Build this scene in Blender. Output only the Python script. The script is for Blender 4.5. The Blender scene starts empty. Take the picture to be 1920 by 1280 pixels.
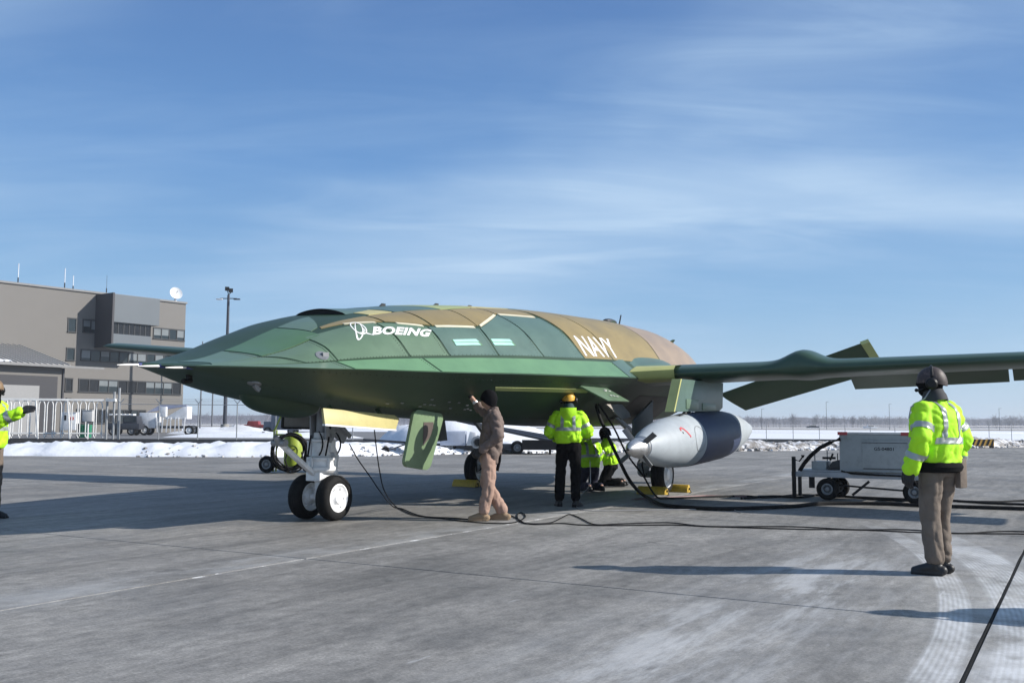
import bpy, bmesh, math, random
import numpy as np
from mathutils import Vector, Matrix, noise
R = math.radians
rnd = random.Random(7)
sc = bpy.context.scene
col = sc.collection

# ------------------------------------------------------------------ camera
CAM_H, CAM_F, CAM_Y0, CAM_ROLL = 1.29, 1850.0, 794.4, 0.0051      # metres, pixels of a 1920 wide frame
PIT = math.atan((CAM_Y0 - 640) / CAM_F)
_c, _s = math.cos(CAM_ROLL), math.sin(CAM_ROLL)
_r0, _u0, _f0 = Vector((1, 0, 0)), Vector((0, -math.sin(PIT), math.cos(PIT))), Vector((0, math.cos(PIT), math.sin(PIT)))
_cx, _cy = _c * _r0 + _s * _u0, -_s * _r0 + _c * _u0
cam_d = bpy.data.cameras.new('camera'); cam = bpy.data.objects.new('camera', cam_d); col.objects.link(cam)
cam.matrix_world = Matrix(((_cx.x, _cy.x, -_f0.x, 0), (_cx.y, _cy.y, -_f0.y, 0), (_cx.z, _cy.z, -_f0.z, CAM_H), (0, 0, 0, 1)))
cam_d.sensor_width = 36; cam_d.lens = CAM_F / 1920 * 36; cam_d.clip_end = 9000; cam_d.clip_start = 0.05
sc.camera = cam

# ------------------------------------------------------------------ sky, sun, exposure
SUN_EL, SUN_AZ = R(29.8), R(-5.5)            # azimuth measured from +X towards +Y
SUN = Vector((math.cos(SUN_AZ) * math.cos(SUN_EL), math.sin(SUN_AZ) * math.cos(SUN_EL), math.sin(SUN_EL)))
sun_d = bpy.data.lights.new('sun', 'SUN'); sun_d.energy = 5.0; sun_d.angle = R(0.53); sun_d.color = (1, 0.95, 0.88)
sun = bpy.data.objects.new('sun', sun_d); col.objects.link(sun)
sun.rotation_euler = (-SUN).to_track_quat('-Z', 'Y').to_euler(); sun.location = (40, 0, 60)
sc.view_settings.view_transform = 'Standard'; sc.view_settings.look = 'None'
sc.view_settings.exposure = 0.35; sc.view_settings.gamma = 1.0; sc.view_settings.use_curve_mapping = False
w = bpy.data.worlds.new('World'); sc.world = w; w.use_nodes = True
nt = w.node_tree; nt.nodes.clear()
def N(t, typ, loc=None, **kw):
    n = t.nodes.new(typ)
    for k, v in kw.items():
        if k.startswith('i_'):
            key = k[2:]; key = int(key) if key.isdigit() else key.replace('_', ' ')
            n.inputs[key].default_value = v
        else: setattr(n, k, v)
    return n
def math_(t, op, a, b=None, c=None, clamp=False):
    n = t.nodes.new('ShaderNodeMath'); n.operation = op; n.use_clamp = clamp
    for i, v in enumerate((a, b, c)):
        if v is None: continue
        if isinstance(v, (int, float)): n.inputs[i].default_value = v
        else: t.links.new(v, n.inputs[i])
    return n.outputs[0]
def ramp(t, fac, stops, interp='EASE'):
    n = t.nodes.new('ShaderNodeValToRGB'); n.color_ramp.interpolation = interp
    e = n.color_ramp.elements
    while len(e) < len(stops): e.new(0.5)
    for el, (p, c) in zip(e, stops):
        el.position = p; el.color = (c, c, c, 1) if isinstance(c, (int, float)) else (*c, 1)
    t.links.new(fac, n.inputs[0]); return n.outputs[0]
def mix(t, fac, a, b, mode='MIX'):
    n = t.nodes.new('ShaderNodeMix'); n.data_type = 'RGBA'; n.blend_type = mode
    for s, v in ((n.inputs[0], fac), (n.inputs[6], a), (n.inputs[7], b)):
        if isinstance(v, (int, float)): s.default_value = v
        elif isinstance(v, tuple): s.default_value = (*v, 1)
        else: t.links.new(v, s)
    return n.outputs[2]
out = N(nt, 'ShaderNodeOutputWorld'); bg = N(nt, 'ShaderNodeBackground'); nt.links.new(bg.outputs[0], out.inputs[0])
sky = N(nt, 'ShaderNodeTexSky', sky_type='NISHITA', sun_disc=False, sun_elevation=SUN_EL, sun_rotation=math.pi / 2 - SUN_AZ,
        altitude=200, air_density=1.0, dust_density=0.35, ozone_density=2.2)
SKY_STRENGTH = 0.085
HAZE = 0.0004
bg.inputs['Strength'].default_value = SKY_STRENGTH
tc = N(nt, 'ShaderNodeTexCoord')
sep = N(nt, 'ShaderNodeSeparateXYZ'); nt.links.new(tc.outputs['Generated'], sep.inputs[0])
zc = math_(nt, 'ADD', math_(nt, 'MAXIMUM', sep.outputs[2], 0.0), 0.16)
pl = N(nt, 'ShaderNodeCombineXYZ')
nt.links.new(math_(nt, 'DIVIDE', sep.outputs[0], zc), pl.inputs[0]); nt.links.new(math_(nt, 'DIVIDE', sep.outputs[1], zc), pl.inputs[1])
def cirrus(rz, scale, stretch, lo, hi, detail=5, rough=0.55, off=(0, 0, 0), dist=0.6):
    mp = N(nt, 'ShaderNodeMapping'); mp.inputs['Rotation'].default_value = (0, 0, rz); mp.inputs['Scale'].default_value = (scale / stretch, scale, 1)
    mp.inputs['Location'].default_value = off
    nt.links.new(pl.outputs[0], mp.inputs[0])
    nz = N(nt, 'ShaderNodeTexNoise', i_Scale=1.0, i_Detail=detail, i_Roughness=rough, i_Distortion=dist); nt.links.new(mp.outputs[0], nz.inputs[0])
    return ramp(nt, nz.outputs[0], [(lo, 0.0), (hi, 1.0)])
c1 = cirrus(R(-32), 1.0, 2.2, 0.40, 0.72, 5, 0.46, (3.1, 0.9, 0), 0.35)
c2 = cirrus(R(-24), 3.4, 3.4, 0.36, 0.74, 6, 0.6, (1.3, 4.2, 0), 0.9)
c3 = cirrus(R(-14), 0.62, 1.3, 0.38, 0.64, 4, 0.5, (4.2, 1.2, 0), 0.6)
cl = math_(nt, 'ADD', math_(nt, 'MULTIPLY', c1, 0.68), math_(nt, 'MULTIPLY', math_(nt, 'MULTIPLY', c2, math_(nt, 'ADD', math_(nt, 'MULTIPLY', c3, .7), .3)), 0.55))
cl = math_(nt, 'ADD', cl, math_(nt, 'MULTIPLY', c3, 0.42))
cl = math_(nt, 'MULTIPLY', cl, 0.72, clamp=True)
def sk(r, g, b): k = 1.275 * SKY_STRENGTH; return (r / k, g / k, b / k)
grad_n = N(nt, 'ShaderNodeValToRGB'); grad_n.color_ramp.interpolation = 'LINEAR'
els = grad_n.color_ramp.elements
SKY_STOPS = [(0.0, (.55, .69, .84)), (.05, (.41, .62, .86)), (.12, (.27, .50, .80)), (.25, (.150, .345, .70)), (.42, (.098, .226, .53)), (.7, (.062, .145, .38)), (1.0, (.05, .12, .33))]
while len(els) < len(SKY_STOPS): els.new(.5)
for e_, (p_, c_) in zip(els, SKY_STOPS): e_.position = p_; e_.color = (*[v / 1.275 for v in c_], 1)
nt.links.new(math_(nt, 'MAXIMUM', sep.outputs[2], 0.0), grad_n.inputs[0])
grad = mix(nt, 1.0, grad_n.outputs[0], (1 / SKY_STRENGTH,) * 3, 'MULTIPLY')
tint = mix(nt, 0.8, sky.outputs[0], grad)
skyc = mix(nt, cl, tint, sk(.50, .68, .90))
nt.links.new(skyc, bg.inputs['Color'])

# ------------------------------------------------------------------ helpers
def ray(px, py):
    x, y = px - 960, 640 - py
    xr, yr = x * _c - y * _s, x * _s + y * _c
    return Vector((xr, CAM_F * math.cos(PIT) - yr * math.sin(PIT), CAM_F * math.sin(PIT) + yr * math.cos(PIT)))
def at(px, py, dist):                        # a point seen at that place, dist metres ahead
    d = ray(px, py); return Vector((0, 0, CAM_H)) + d * (dist / d.y)
def gr(px, py, z=0.0):                       # a point on the ground
    d = ray(px, py); return Vector((0, 0, CAM_H)) + d * ((z - CAM_H) / d.z)
def tag(o, label=None, cat=None, group=None, kind=None):
    if label: o['label'] = label
    if cat: o['category'] = cat
    if group: o['group'] = group
    if kind: o['kind'] = kind
    return o
def empty(name, loc=(0, 0, 0), rz=0.0, label=None, cat=None, group=None, parent=None):
    o = bpy.data.objects.new(name, None); col.objects.link(o); o.location = loc; o.rotation_euler = (0, 0, rz)
    o.empty_display_size = 0.2; o.parent = parent
    return tag(o, label, cat, group)
def copy_tree(o, parent=None):
    c = o.copy(); col.objects.link(c); c.parent = parent
    for ch in list(o.children): copy_tree(ch, c)
    return c
def frame(d, up=Vector((0, 0, 1))):
    d = d.normalized()
    if abs(d.dot(up)) > 0.98: up = Vector((1, 0, 0))
    a = d.cross(up).normalized(); b = a.cross(d).normalized()
    return a, b
class MB:
    def __init__(s): s.v = []; s.f = []; s.m = []; s.cur = 0
    def add(s, vs, fs):
        k = len(s.v); s.v += [tuple(p) for p in vs]
        for f in fs: s.f.append(tuple(i + k for i in f)); s.m.append(s.cur)
        return s
    def box(s, c, size, rz=0.0, mat=None, taper=1.0):
        hx, hy, hz = size[0] / 2, size[1] / 2, size[2] / 2
        M = (mat if mat is not None else Matrix.Rotation(rz, 3, 'Z')); c = Vector(c)
        vs = []
        for z in (-hz, hz):
            k = taper if z > 0 else 1.0
            for x, y in ((-hx, -hy), (hx, -hy), (hx, hy), (-hx, hy)): vs.append(c + M @ Vector((x * k, y * k, z)))
        return s.add(vs, [(3, 2, 1, 0), (4, 5, 6, 7), (0, 1, 5, 4), (1, 2, 6, 5), (2, 3, 7, 6), (3, 0, 4, 7)])
    def bar(s, a, b, w_, h_, up=Vector((0, 0, 1))):
        a, b = Vector(a), Vector(b); p, q = frame(b - a, up)
        vs = [o + p * sx * w_ / 2 + q * sy * h_ / 2 for o in (a, b) for sx, sy in ((-1, -1), (1, -1), (1, 1), (-1, 1))]
        return s.add(vs, [(0, 1, 2, 3), (7, 6, 5, 4), (0, 4, 5, 1), (1, 5, 6, 2), (2, 6, 7, 3), (3, 7, 4, 0)])
    def cone(s, a, b, ra, rb, n=16, caps=True):
        a, b = Vector(a), Vector(b); p, q = frame(b - a)
        vs = []
        for o, r in ((a, ra), (b, rb)):
            for i in range(n):
                t = 2 * math.pi * i / n; vs.append(o + (p * math.cos(t) + q * math.sin(t)) * r)
        fs = [(i, (i + 1) % n, n + (i + 1) % n, n + i) for i in range(n)]
        if caps: fs += [tuple(range(n - 1, -1, -1)), tuple(range(n, 2 * n))]
        return s.add(vs, fs)
    def cyl(s, a, b, r, n=16): return s.cone(a, b, r, r, n)
    def tube(s, pts, r, n=8, caps=True):
        pts = [Vector(p) for p in pts]; rs = r if isinstance(r, (list, tuple)) else [r] * len(pts)
        vs = []; prev = None
        for i, p in enumerate(pts):
            d = (pts[min(i + 1, len(pts) - 1)] - pts[max(i - 1, 0)])
            if prev is None: a, b = frame(d)
            else:
                dn = d.normalized(); a = (prev - dn * prev.dot(dn)).normalized(); b = dn.cross(a)
            prev = a
            for k in range(n):
                t = 2 * math.pi * k / n; vs.append(p + (a * math.cos(t) + b * math.sin(t)) * rs[i])
        fs = [(i * n + k, i * n + (k + 1) % n, (i + 1) * n + (k + 1) % n, (i + 1) * n + k) for i in range(len(pts) - 1) for k in range(n)]
        if caps: fs += [tuple(range(n - 1, -1, -1)), tuple(range((len(pts) - 1) * n, len(pts) * n))]
        return s.add(vs, fs)
    def lathe(s, prof, a, axis, n=24, closed_ends=True):   # prof: (distance along axis, radius)
        a = Vector(a); ax = Vector(axis).normalized(); p, q = frame(ax)
        vs = []
        for t, r in prof:
            for i in range(n):
                g = 2 * math.pi * i / n; vs.append(a + ax * t + (p * math.cos(g) + q * math.sin(g)) * r)
        fs = [(j * n + i, j * n + (i + 1) % n, (j + 1) * n + (i + 1) % n, (j + 1) * n + i) for j in range(len(prof) - 1) for i in range(n)]
        if closed_ends: fs += [tuple(range(n - 1, -1, -1)), tuple(range((len(prof) - 1) * n, len(prof) * n))]
        return s.add(vs, fs)
    def prism(s, poly, off):                 # poly: 3D points in a plane, off: thickness vector
        off = Vector(off); n = len(poly); vs = [Vector(p) for p in poly] + [Vector(p) + off for p in poly]
        fs = [tuple(range(n - 1, -1, -1)), tuple(range(n, 2 * n))] + [(i, (i + 1) % n, n + (i + 1) % n, n + i) for i in range(n)]
        return s.add(vs, fs)
    def ball(s, c, r, nu=12, nv=8, sc_=(1, 1, 1), mat=None):
        c = Vector(c); vs = []; M = mat or Matrix.Identity(3)
        for j in range(1, nv):
            ph = math.pi * j / nv
            for i in range(nu):
                th = 2 * math.pi * i / nu
                vs.append(c + M @ Vector((r * sc_[0] * math.sin(ph) * math.cos(th), r * sc_[1] * math.sin(ph) * math.sin(th), r * sc_[2] * math.cos(ph))))
        t, b = len(vs), len(vs) + 1
        vs += [c + M @ Vector((0, 0, r * sc_[2])), c + M @ Vector((0, 0, -r * sc_[2]))]
        fs = [((j) * nu + i, (j + 1) * nu + i, (j + 1) * nu + (i + 1) % nu, j * nu + (i + 1) % nu) for j in range(nv - 2) for i in range(nu)]
        fs += [(t, i, (i + 1) % nu) for i in range(nu)] + [(b, (nv - 2) * nu + (i + 1) % nu, (nv - 2) * nu + i) for i in range(nu)]
        return s.add(vs, fs)
    def grid(s, P, closed_u=False):          # P[i][j] points
        a, b = len(P), len(P[0]); vs = [p for row in P for p in row]
        fs = [(i * b + j, ((i + 1) % a) * b + j, ((i + 1) % a) * b + (j + 1) % b, i * b + (j + 1) % b)
              for i in range(a if closed_u else a - 1) for j in range(b - 1)]
        return s.add(vs, fs)
    def build(s, name, mat, parent=None, smooth=True, angle=40, bevel=0.0, label=None, kind=None):
        me = bpy.data.meshes.new(name); me.from_pydata(s.v, [], s.f); me.validate()
        bm = bmesh.new(); bm.from_mesh(me); bmesh.ops.recalc_face_normals(bm, faces=bm.faces)
        if bevel:
            ed = [e for e in bm.edges if len(e.link_faces) == 2 and e.calc_face_angle(0) > R(30)]
            bmesh.ops.bevel(bm, geom=ed, offset=bevel, segments=2, affect='EDGES', clamp_overlap=True, profile=0.6)
        for f in bm.faces: f.smooth = smooth
        if smooth:
            for e in bm.edges:
                if len(e.link_faces) == 2 and e.calc_face_angle(0) > R(angle): e.smooth = False
        bm.to_mesh(me); bm.free()
        for m in (mat if isinstance(mat, (list, tuple)) else [mat]): me.materials.append(m)
        if isinstance(mat, (list, tuple)) and not bevel:
            for p, k in zip(me.polygons, s.m): p.material_index = k
        o = bpy.data.objects.new(name, me); col.objects.link(o); o.parent = parent
        return tag(o, label, kind=kind)

# ------------------------------------------------------------------ materials
MAT = {}
def pbr(name, color, rough=0.5, metal=0.0, var=0.12, scale=3.0, bump=0.0, bscale=40.0, dirt=None, dirt_amt=0.3, spec=0.5, coords='Object', stretch=None):
    if name in MAT: return MAT[name]
    m = bpy.data.materials.new(name); m.use_nodes = True; t = m.node_tree
    b = t.nodes['Principled BSDF']; tcn = N(t, 'ShaderNodeTexCoord')
    src = tcn.outputs['Object' if coords == 'World' else coords]
    if coords == 'World':
        src = N(t, 'ShaderNodeNewGeometry').outputs['Position']
    if stretch:
        mp = N(t, 'ShaderNodeMapping'); mp.inputs['Scale'].default_value = stretch; t.links.new(src, mp.inputs[0]); src = mp.outputs[0]
    n1 = N(t, 'ShaderNodeTexNoise', i_Scale=scale, i_Detail=6.0, i_Roughness=0.6); t.links.new(src, n1.inputs[0])
    f = ramp(t, n1.outputs[0], [(0.3, 1 - var), (0.7, 1 + var)], 'LINEAR')
    c = mix(t, 1.0, tuple(color), f, 'MULTIPLY')
    if dirt:
        n2 = N(t, 'ShaderNodeTexNoise', i_Scale=scale * 2.7, i_Detail=8.0, i_Roughness=0.7); t.links.new(src, n2.inputs[0])
        c = mix(t, math_(t, 'MULTIPLY', ramp(t, n2.outputs[0], [(0.48, 0.0), (0.68, 1.0)]), dirt_amt), c, tuple(dirt))
    t.links.new(c, b.inputs['Base Color'])
    b.inputs['Metallic'].default_value = metal; b.inputs['Specular IOR Level'].default_value = spec
    t.links.new(math_(t, 'MULTIPLY_ADD', n1.outputs[0], 0.22, rough - 0.11, clamp=True), b.inputs['Roughness'])
    if bump:
        n3 = N(t, 'ShaderNodeTexNoise', i_Scale=bscale, i_Detail=5.0); t.links.new(src, n3.inputs[0])
        bp = N(t, 'ShaderNodeBump', i_Strength=bump, i_Distance=0.02); t.links.new(n3.outputs[0], bp.inputs['Height']); t.links.new(bp.outputs[0], b.inputs['Normal'])
    MAT[name] = m; return m
white_paint = pbr('white_paint', (.74, .75, .76), .38, dirt=(.25, .24, .22), dirt_amt=.25)
rubber = pbr('rubber', (.006, .006, .0065), .8, bump=.15, dirt=(.03, .028, .025), dirt_amt=.3, scale=6, spec=.3)
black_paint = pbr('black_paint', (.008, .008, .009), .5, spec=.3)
cable_rub = pbr('cable_rubber', (.005, .005, .006), .7, spec=.25)
steel = pbr('steel', (.42, .43, .44), .35, .9, dirt=(.12, .11, .1))
grey_metal = pbr('grey_metal', (.22, .23, .24), .45, .3, dirt=(.08, .08, .08))
dark_metal = pbr('dark_metal', (.05, .052, .056), .5, .4)
# ------------------------------------------------------------------ ground: concrete apron in slabs
JA = R(30.0)                                   # joints run 30 degrees off the view axis
TN, TT = Vector((math.cos(JA), -math.sin(JA), 0)), Vector((math.sin(JA), math.cos(JA), 0))
def concrete():
    m = bpy.data.materials.new('concrete'); m.use_nodes = True; t = m.node_tree; b = t.nodes['Principled BSDF']
    g = N(t, 'ShaderNodeNewGeometry')
    mp = N(t, 'ShaderNodeMapping'); mp.inputs['Rotation'].default_value = (0, 0, JA); t.links.new(g.outputs['Position'], mp.inputs[0])
    P = mp.outputs[0]                          # x across the joints (n), y along them (t)
    sp = N(t, 'ShaderNodeSeparateXYZ'); t.links.new(P, sp.inputs[0]); n_, t_ = sp.outputs[0], sp.outputs[1]
    def nz(scale, det, rough, sx=1.0, sy=1.0, rz=0.0, dist=0.0):
        q = N(t, 'ShaderNodeMapping'); q.inputs['Scale'].default_value = (sx, sy, 1); q.inputs['Rotation'].default_value = (0, 0, rz); t.links.new(P, q.inputs[0])
        k = N(t, 'ShaderNodeTexNoise', i_Scale=scale, i_Detail=det, i_Roughness=rough, i_Distortion=dist); t.links.new(q.outputs[0], k.inputs[0]); return k.outputs[0]
    def band(x, c, hw, soft):                  # 1 inside |x-c|<hw, soft edges
        d = math_(t, 'ABSOLUTE', math_(t, 'SUBTRACT', x, c))
        return math_(t, 'SUBTRACT', 1.0, math_(t, 'DIVIDE', math_(t, 'SUBTRACT', d, hw), soft, clamp=True), clamp=True)
    big = nz(0.22, 4, .55)
    mott = nz(1.1, 6, .62)
    stre = nz(1.0, 7, .65, 2.6, 0.35, R(-18), 0.6)
    stre2 = nz(1.0, 5, .6, 7.0, 0.5, R(-14), 0.3)
    fine = nz(55, 6, .7)
    midn = nz(9, 8, .72, 1.3, .7, R(-15))
    pits = nz(26, 3, .6)
    c = ramp(t, big, [(0.3, (.150, .144, .134)), (0.7, (.250, .241, .226))], 'LINEAR')
    c = mix(t, 1.0, c, ramp(t, mott, [(0.32, .84), (0.68, 1.14)], 'LINEAR'), 'MULTIPLY')
    c = mix(t, 1.0, c, ramp(t, stre, [(0.33, .75), (0.50, 1.0), (0.68, 1.20)], 'LINEAR'), 'MULTIPLY')
    c = mix(t, 1.0, c, ramp(t, stre2, [(0.35, .93), (0.65, 1.06)], 'LINEAR'), 'MULTIPLY')
    c = mix(t, 1.0, c, ramp(t, fine, [(0.28, .62), (0.72, 1.38)], 'LINEAR'), 'MULTIPLY')
    c = mix(t, 1.0, c, ramp(t, midn, [(0.32, .70), (0.68, 1.30)], 'LINEAR'), 'MULTIPLY')
    c = mix(t, math_(t, 'MULTIPLY', ramp(t, pits, [(0.66, 0.0), (0.72, 1.0)]), .35), c, (.07, .07, .07))
    # old rubber / oil darkening
    dk = ramp(t, nz(0.5, 5, .6, 1.6, .6), [(0.58, 0.0), (0.75, 1.0)])
    c = mix(t, math_(t, 'MULTIPLY', dk, .45), c, (.085, .085, .085))
    spots = ramp(t, nz(2.1, 3, .55, 1.0, .8), [(0.67, 0.0), (0.715, 1.0)])
    c = mix(t, math_(t, 'MULTIPLY', spots, .5), c, (.06, .058, .055))
    # white de-icing salt: a broken smear along the slab, the tyre arcs, worn traces near the joint on the left
    smear = math_(t, 'MULTIPLY', band(n_, -2.0, .2, .85), band(t_, 7.0, 2.5, 2.2))
    sm_n = ramp(t, nz(1.3, 8, .70, 2.4, .45, R(-10), .25), [(0.44, 0.0), (0.62, 1.0)])
    salt = math_(t, 'MULTIPLY', math_(t, 'MULTIPLY', smear, math_(t, 'ADD', math_(t, 'MULTIPLY', sm_n, .42), .10)), 1.0)
    sp2 = N(t, 'ShaderNodeSeparateXYZ'); t.links.new(g.outputs['Position'], sp2.inputs[0])
    dx, dy = math_(t, 'ADD', sp2.outputs[0], 14.3), math_(t, 'SUBTRACT', sp2.outputs[1], 14.85)
    rad = math_(t, 'SQRT', math_(t, 'ADD', math_(t, 'MULTIPLY', dx, dx), math_(t, 'MULTIPLY', dy, dy)))
    ang = math_(t, 'ARCTAN2', dy, dx)
    tread = math_(t, 'SINE', math_(t, 'MULTIPLY', rad, 190.0)); block = math_(t, 'SINE', math_(t, 'MULTIPLY_ADD', rad, 60.0, math_(t, 'MULTIPLY', ang, 420.0)))
    tr = math_(t, 'ADD', .72, math_(t, 'ADD', math_(t, 'MULTIPLY', tread, .22), math_(t, 'MULTIPLY', block, .12)), clamp=True)
    arc_n = ramp(t, nz(1.7, 7, .66), [(0.30, .15), (0.62, 1.0)])
    arcs = math_(t, 'ADD', math_(t, 'MULTIPLY', band(rad, 19.08, .09, .03), tr), math_(t, 'MULTIPLY', band(rad, 19.56, .2, .05), tr), clamp=True)
    arcs = math_(t, 'ADD', math_(t, 'MULTIPLY', arcs, .64), math_(t, 'MULTIPLY', band(rad, 19.6, .35, .55), .22), clamp=True)
    arc_end = math_(t, 'DIVIDE', math_(t, 'SUBTRACT', 14.0, sp2.outputs[1]), 4.0, clamp=True)
    salt = math_(t, 'ADD', salt, math_(t, 'MULTIPLY', math_(t, 'MULTIPLY', arcs, arc_n), arc_end), clamp=True)
    right = math_(t, 'MULTIPLY', math_(t, 'DIVIDE', math_(t, 'ADD', n_, 1.1), 0.8, clamp=True), ramp(t, nz(1.6, 7, .68, 1.0, .7), [(0.42, 0.0), (0.60, 1.0)]))
    right = math_(t, 'MULTIPLY', right, math_(t, 'DIVIDE', math_(t, 'SUBTRACT', 9.5, t_), 3.0, clamp=True))
    salt = math_(t, 'ADD', salt, math_(t, 'MULTIPLY', right, .48), clamp=True)
    jl = math_(t, 'MULTIPLY', band(n_, -6.46, .018, .02), ramp(t, nz(1.9, 6, .75, .4, 1.0), [(0.535, 0.0), (0.60, 1.0)]))
    jl2 = math_(t, 'MULTIPLY', band(n_, -6.70, .16, .25), ramp(t, nz(1.5, 6, .65, 1.0, .5), [(0.40, 0.0), (0.62, 1.0)]))
    salt = math_(t, 'ADD', salt, math_(t, 'ADD', math_(t, 'MULTIPLY', math_(t, 'MULTIPLY', jl, math_(t, 'DIVIDE', math_(t, 'SUBTRACT', 14.5, t_), 2.5, clamp=True)), .8), math_(t, 'MULTIPLY', jl2, .26)), clamp=True)
    flecks = math_(t, 'MULTIPLY', ramp(t, nz(2.6, 4, .6, 2.2, .35, R(-10)), [(0.69, 0.0), (0.74, 1.0)]), .28)
    salt = math_(t, 'ADD', salt, flecks, clamp=True)
    c = mix(t, salt, c, (.56, .57, .58))
    t.links.new(c, b.inputs['Base Color'])
    t.links.new(ramp(t, mott, [(0.3, .58), (0.7, .82)], 'LINEAR'), b.inputs['Roughness'])
    b.inputs['Specular IOR Level'].default_value = .35
    bp = N(t, 'ShaderNodeBump', i_Strength=.35, i_Distance=.012)
    t.links.new(math_(t, 'ADD', math_(t, 'MULTIPLY', fine, .5), math_(t, 'MULTIPLY', stre2, 1.2)), bp.inputs['Height']); t.links.new(bp.outputs[0], b.inputs['Normal'])
    return m
conc = concrete()
sealant = pbr('joint_sealant', (.010, .010, .010), .9, var=.3, scale=8, spec=.15)
SN, ST, N0, T0 = 5.89, 5.9, -0.58, 7.30        # slab pitch and the joints one sees in front
BERM = [(-75, 39.5), (-17, 37.1), (-9, 37.2), (0, 43.5), (13.2, 50), (29, 60), (75, 92)]
def berm_y(x):
    for (x0, y0), (x1, y1) in zip(BERM, BERM[1:]):
        if x <= x1: return y0 + (y1 - y0) * (x - x0) / (x1 - x0)
    return BERM[-1][1]
apron = MB().add([(-78, -16, -.030), (66, -16, -.030), (66, 96, -.030), (-78, 96, -.030)], [(0, 1, 2, 3)]).build('apron', sealant, smooth=False, kind='structure')
gap = .020
slab_mb = MB(); a_, b_ = (SN - gap) / 2, (ST - gap) / 2
slab_mb.add([(-a_, -b_, -.028), (a_, -b_, -.028), (a_, b_, -.028), (-a_, b_, -.028), (-a_, -b_, -.005), (a_, -b_, -.005), (a_, b_, -.005), (-a_, b_, -.005),
             (-a_ + .005, -b_ + .005, 0), (a_ - .005, -b_ + .005, 0), (a_ - .005, b_ - .005, 0), (-a_ + .005, b_ - .005, 0)],
            [(8, 9, 10, 11)] + [(i, (i + 1) % 4, 4 + (i + 1) % 4, 4 + i) for i in range(4)] + [(4 + i, 4 + (i + 1) % 4, 8 + (i + 1) % 4, 8 + i) for i in range(4)])
first = None
for i in range(-16, 12):
    for j in range(-9, 16):
        c = TN * (N0 + (i + .5) * SN) + TT * (T0 + (j + .5) * ST)
        if c.y < -9 or c.y > berm_y(c.x) + 3.2 or abs(c.x) > max(c.y, 0) * .64 + 13: continue
        if first is None: first = slab_mb.build('concrete_slab', conc, apron, smooth=False); o = first
        else: o = bpy.data.objects.new('concrete_slab', first.data); col.objects.link(o); o.parent = apron
        o.location = c; o.rotation_euler = (0, 0, -JA)
s_ = MB(); L0, L1 = TN * N0 + TT * -6, TN * N0 + TT * 52
nseg = 180; pts = []
for k in range(nseg + 1):
    p = L0.lerp(L1, k / nseg); wv = .010 + .005 * noise.noise(p * 2.3); sh = .006 * noise.noise(p * 1.1 + Vector((9, 0, 0)))
    pts.append([p - TN * (wv - sh) + Vector((0, 0, .001)), p + TN * sh + Vector((0, 0, .0045)), p + TN * (wv + sh) + Vector((0, 0, .001))])
s_.grid(pts).build('joint_seal', sealant, apron)
# ------------------------------------------------------------------ the aircraft (local x forward, y to its left, z up)
PSI = 0.508
AX, AY = 1.07, 19.9
ARZ = math.atan2(-math.cos(PSI), -math.sin(PSI))
plane = empty('drone_aircraft', (AX, AY, 0), ARZ, 'green and tan primer painted unmanned jet aircraft with long straight wings parked on the apron', 'aircraft')
FW, LT = Vector((-math.sin(PSI), -math.cos(PSI), 0)), Vector((math.cos(PSI), -math.sin(PSI), 0))
def aw(u, y, z): return Vector((AX, AY, 0)) + FW * u + LT * y + Vector((0, 0, z))      # aircraft -> world
ROLL_A = .034                                  # the heavy store on its left wing leans the airframe
def lean(p): return Vector((p[0], p[1], p[2] - ROLL_A * p[1]))
def pchip(xs, ys):
    xs, ys = np.array(xs, float), np.array(ys, float)
    if xs[0] > xs[-1]: xs, ys = xs[::-1], ys[::-1]
    h = np.diff(xs); d = np.diff(ys) / h; m = np.zeros(len(xs))
    for i in range(1, len(xs) - 1):
        if d[i - 1] * d[i] > 0:
            w1, w2 = 2 * h[i] + h[i - 1], h[i] + 2 * h[i - 1]; m[i] = (w1 + w2) / (w1 / d[i - 1] + w2 / d[i])
    m[0], m[-1] = d[0], d[-1]
    def f(x):
        x = min(max(x, xs[0]), xs[-1]); i = min(max(int(np.searchsorted(xs, x)) - 1, 0), len(xs) - 2)
        t = (x - xs[i]) / h[i]
        return float((2*t**3 - 3*t*t + 1) * ys[i] + (t**3 - 2*t*t + t) * h[i] * m[i] + (-2*t**3 + 3*t*t) * ys[i+1] + (t**3 - t*t) * h[i] * m[i+1])
    return f
_u = [10.53, 10.3, 10.0, 9.5, 9.0, 8.5, 8.0, 7.0, 6.0, 5.0, 4.0, 3.0, 2.0, 0.0, -2.0, -4.0, -5.2, -6.0]
hull_w = pchip(_u, [.03, .36, .74, 1.16, 1.40, 1.56, 1.70, 1.92, 2.08, 2.20, 2.30, 2.37, 2.42, 2.46, 2.38, 1.90, 1.35, 1.0])
hull_c = pchip(_u, [1.91, 1.915, 1.93, 1.945, 1.955, 1.975, 1.985, 2.01, 2.045, 2.075, 2.10, 2.135, 2.16, 2.19, 2.22, 2.24, 2.24, 2.24])
hull_t = pchip([10.53, 10.24, 9.87, 9.2, 8.57, 7.98, 7.1, 6.37, 5.0, 4.0, 3.0, 2.0, 1.0, 0.0, -1.5, -3.0, -4.5, -6.0],
               [1.928, 1.95, 1.985, 2.175, 2.43, 2.645, 2.852, 2.985, 3.15, 3.23, 3.30, 3.345, 3.38, 3.41, 3.41, 3.25, 2.92, 2.5])
hull_b = pchip([10.53, 10.24, 9.77, 9.09, 8.5, 8.1, 7.3, 5.8, 4.0, 1.35, 0.0, -2.0, -4.0, -6.0],
               [1.895, 1.882, 1.815, 1.665, 1.56, 1.51, 1.45, 1.375, 1.325, 1.25, 1.25, 1.36, 1.65, 1.95])
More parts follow.
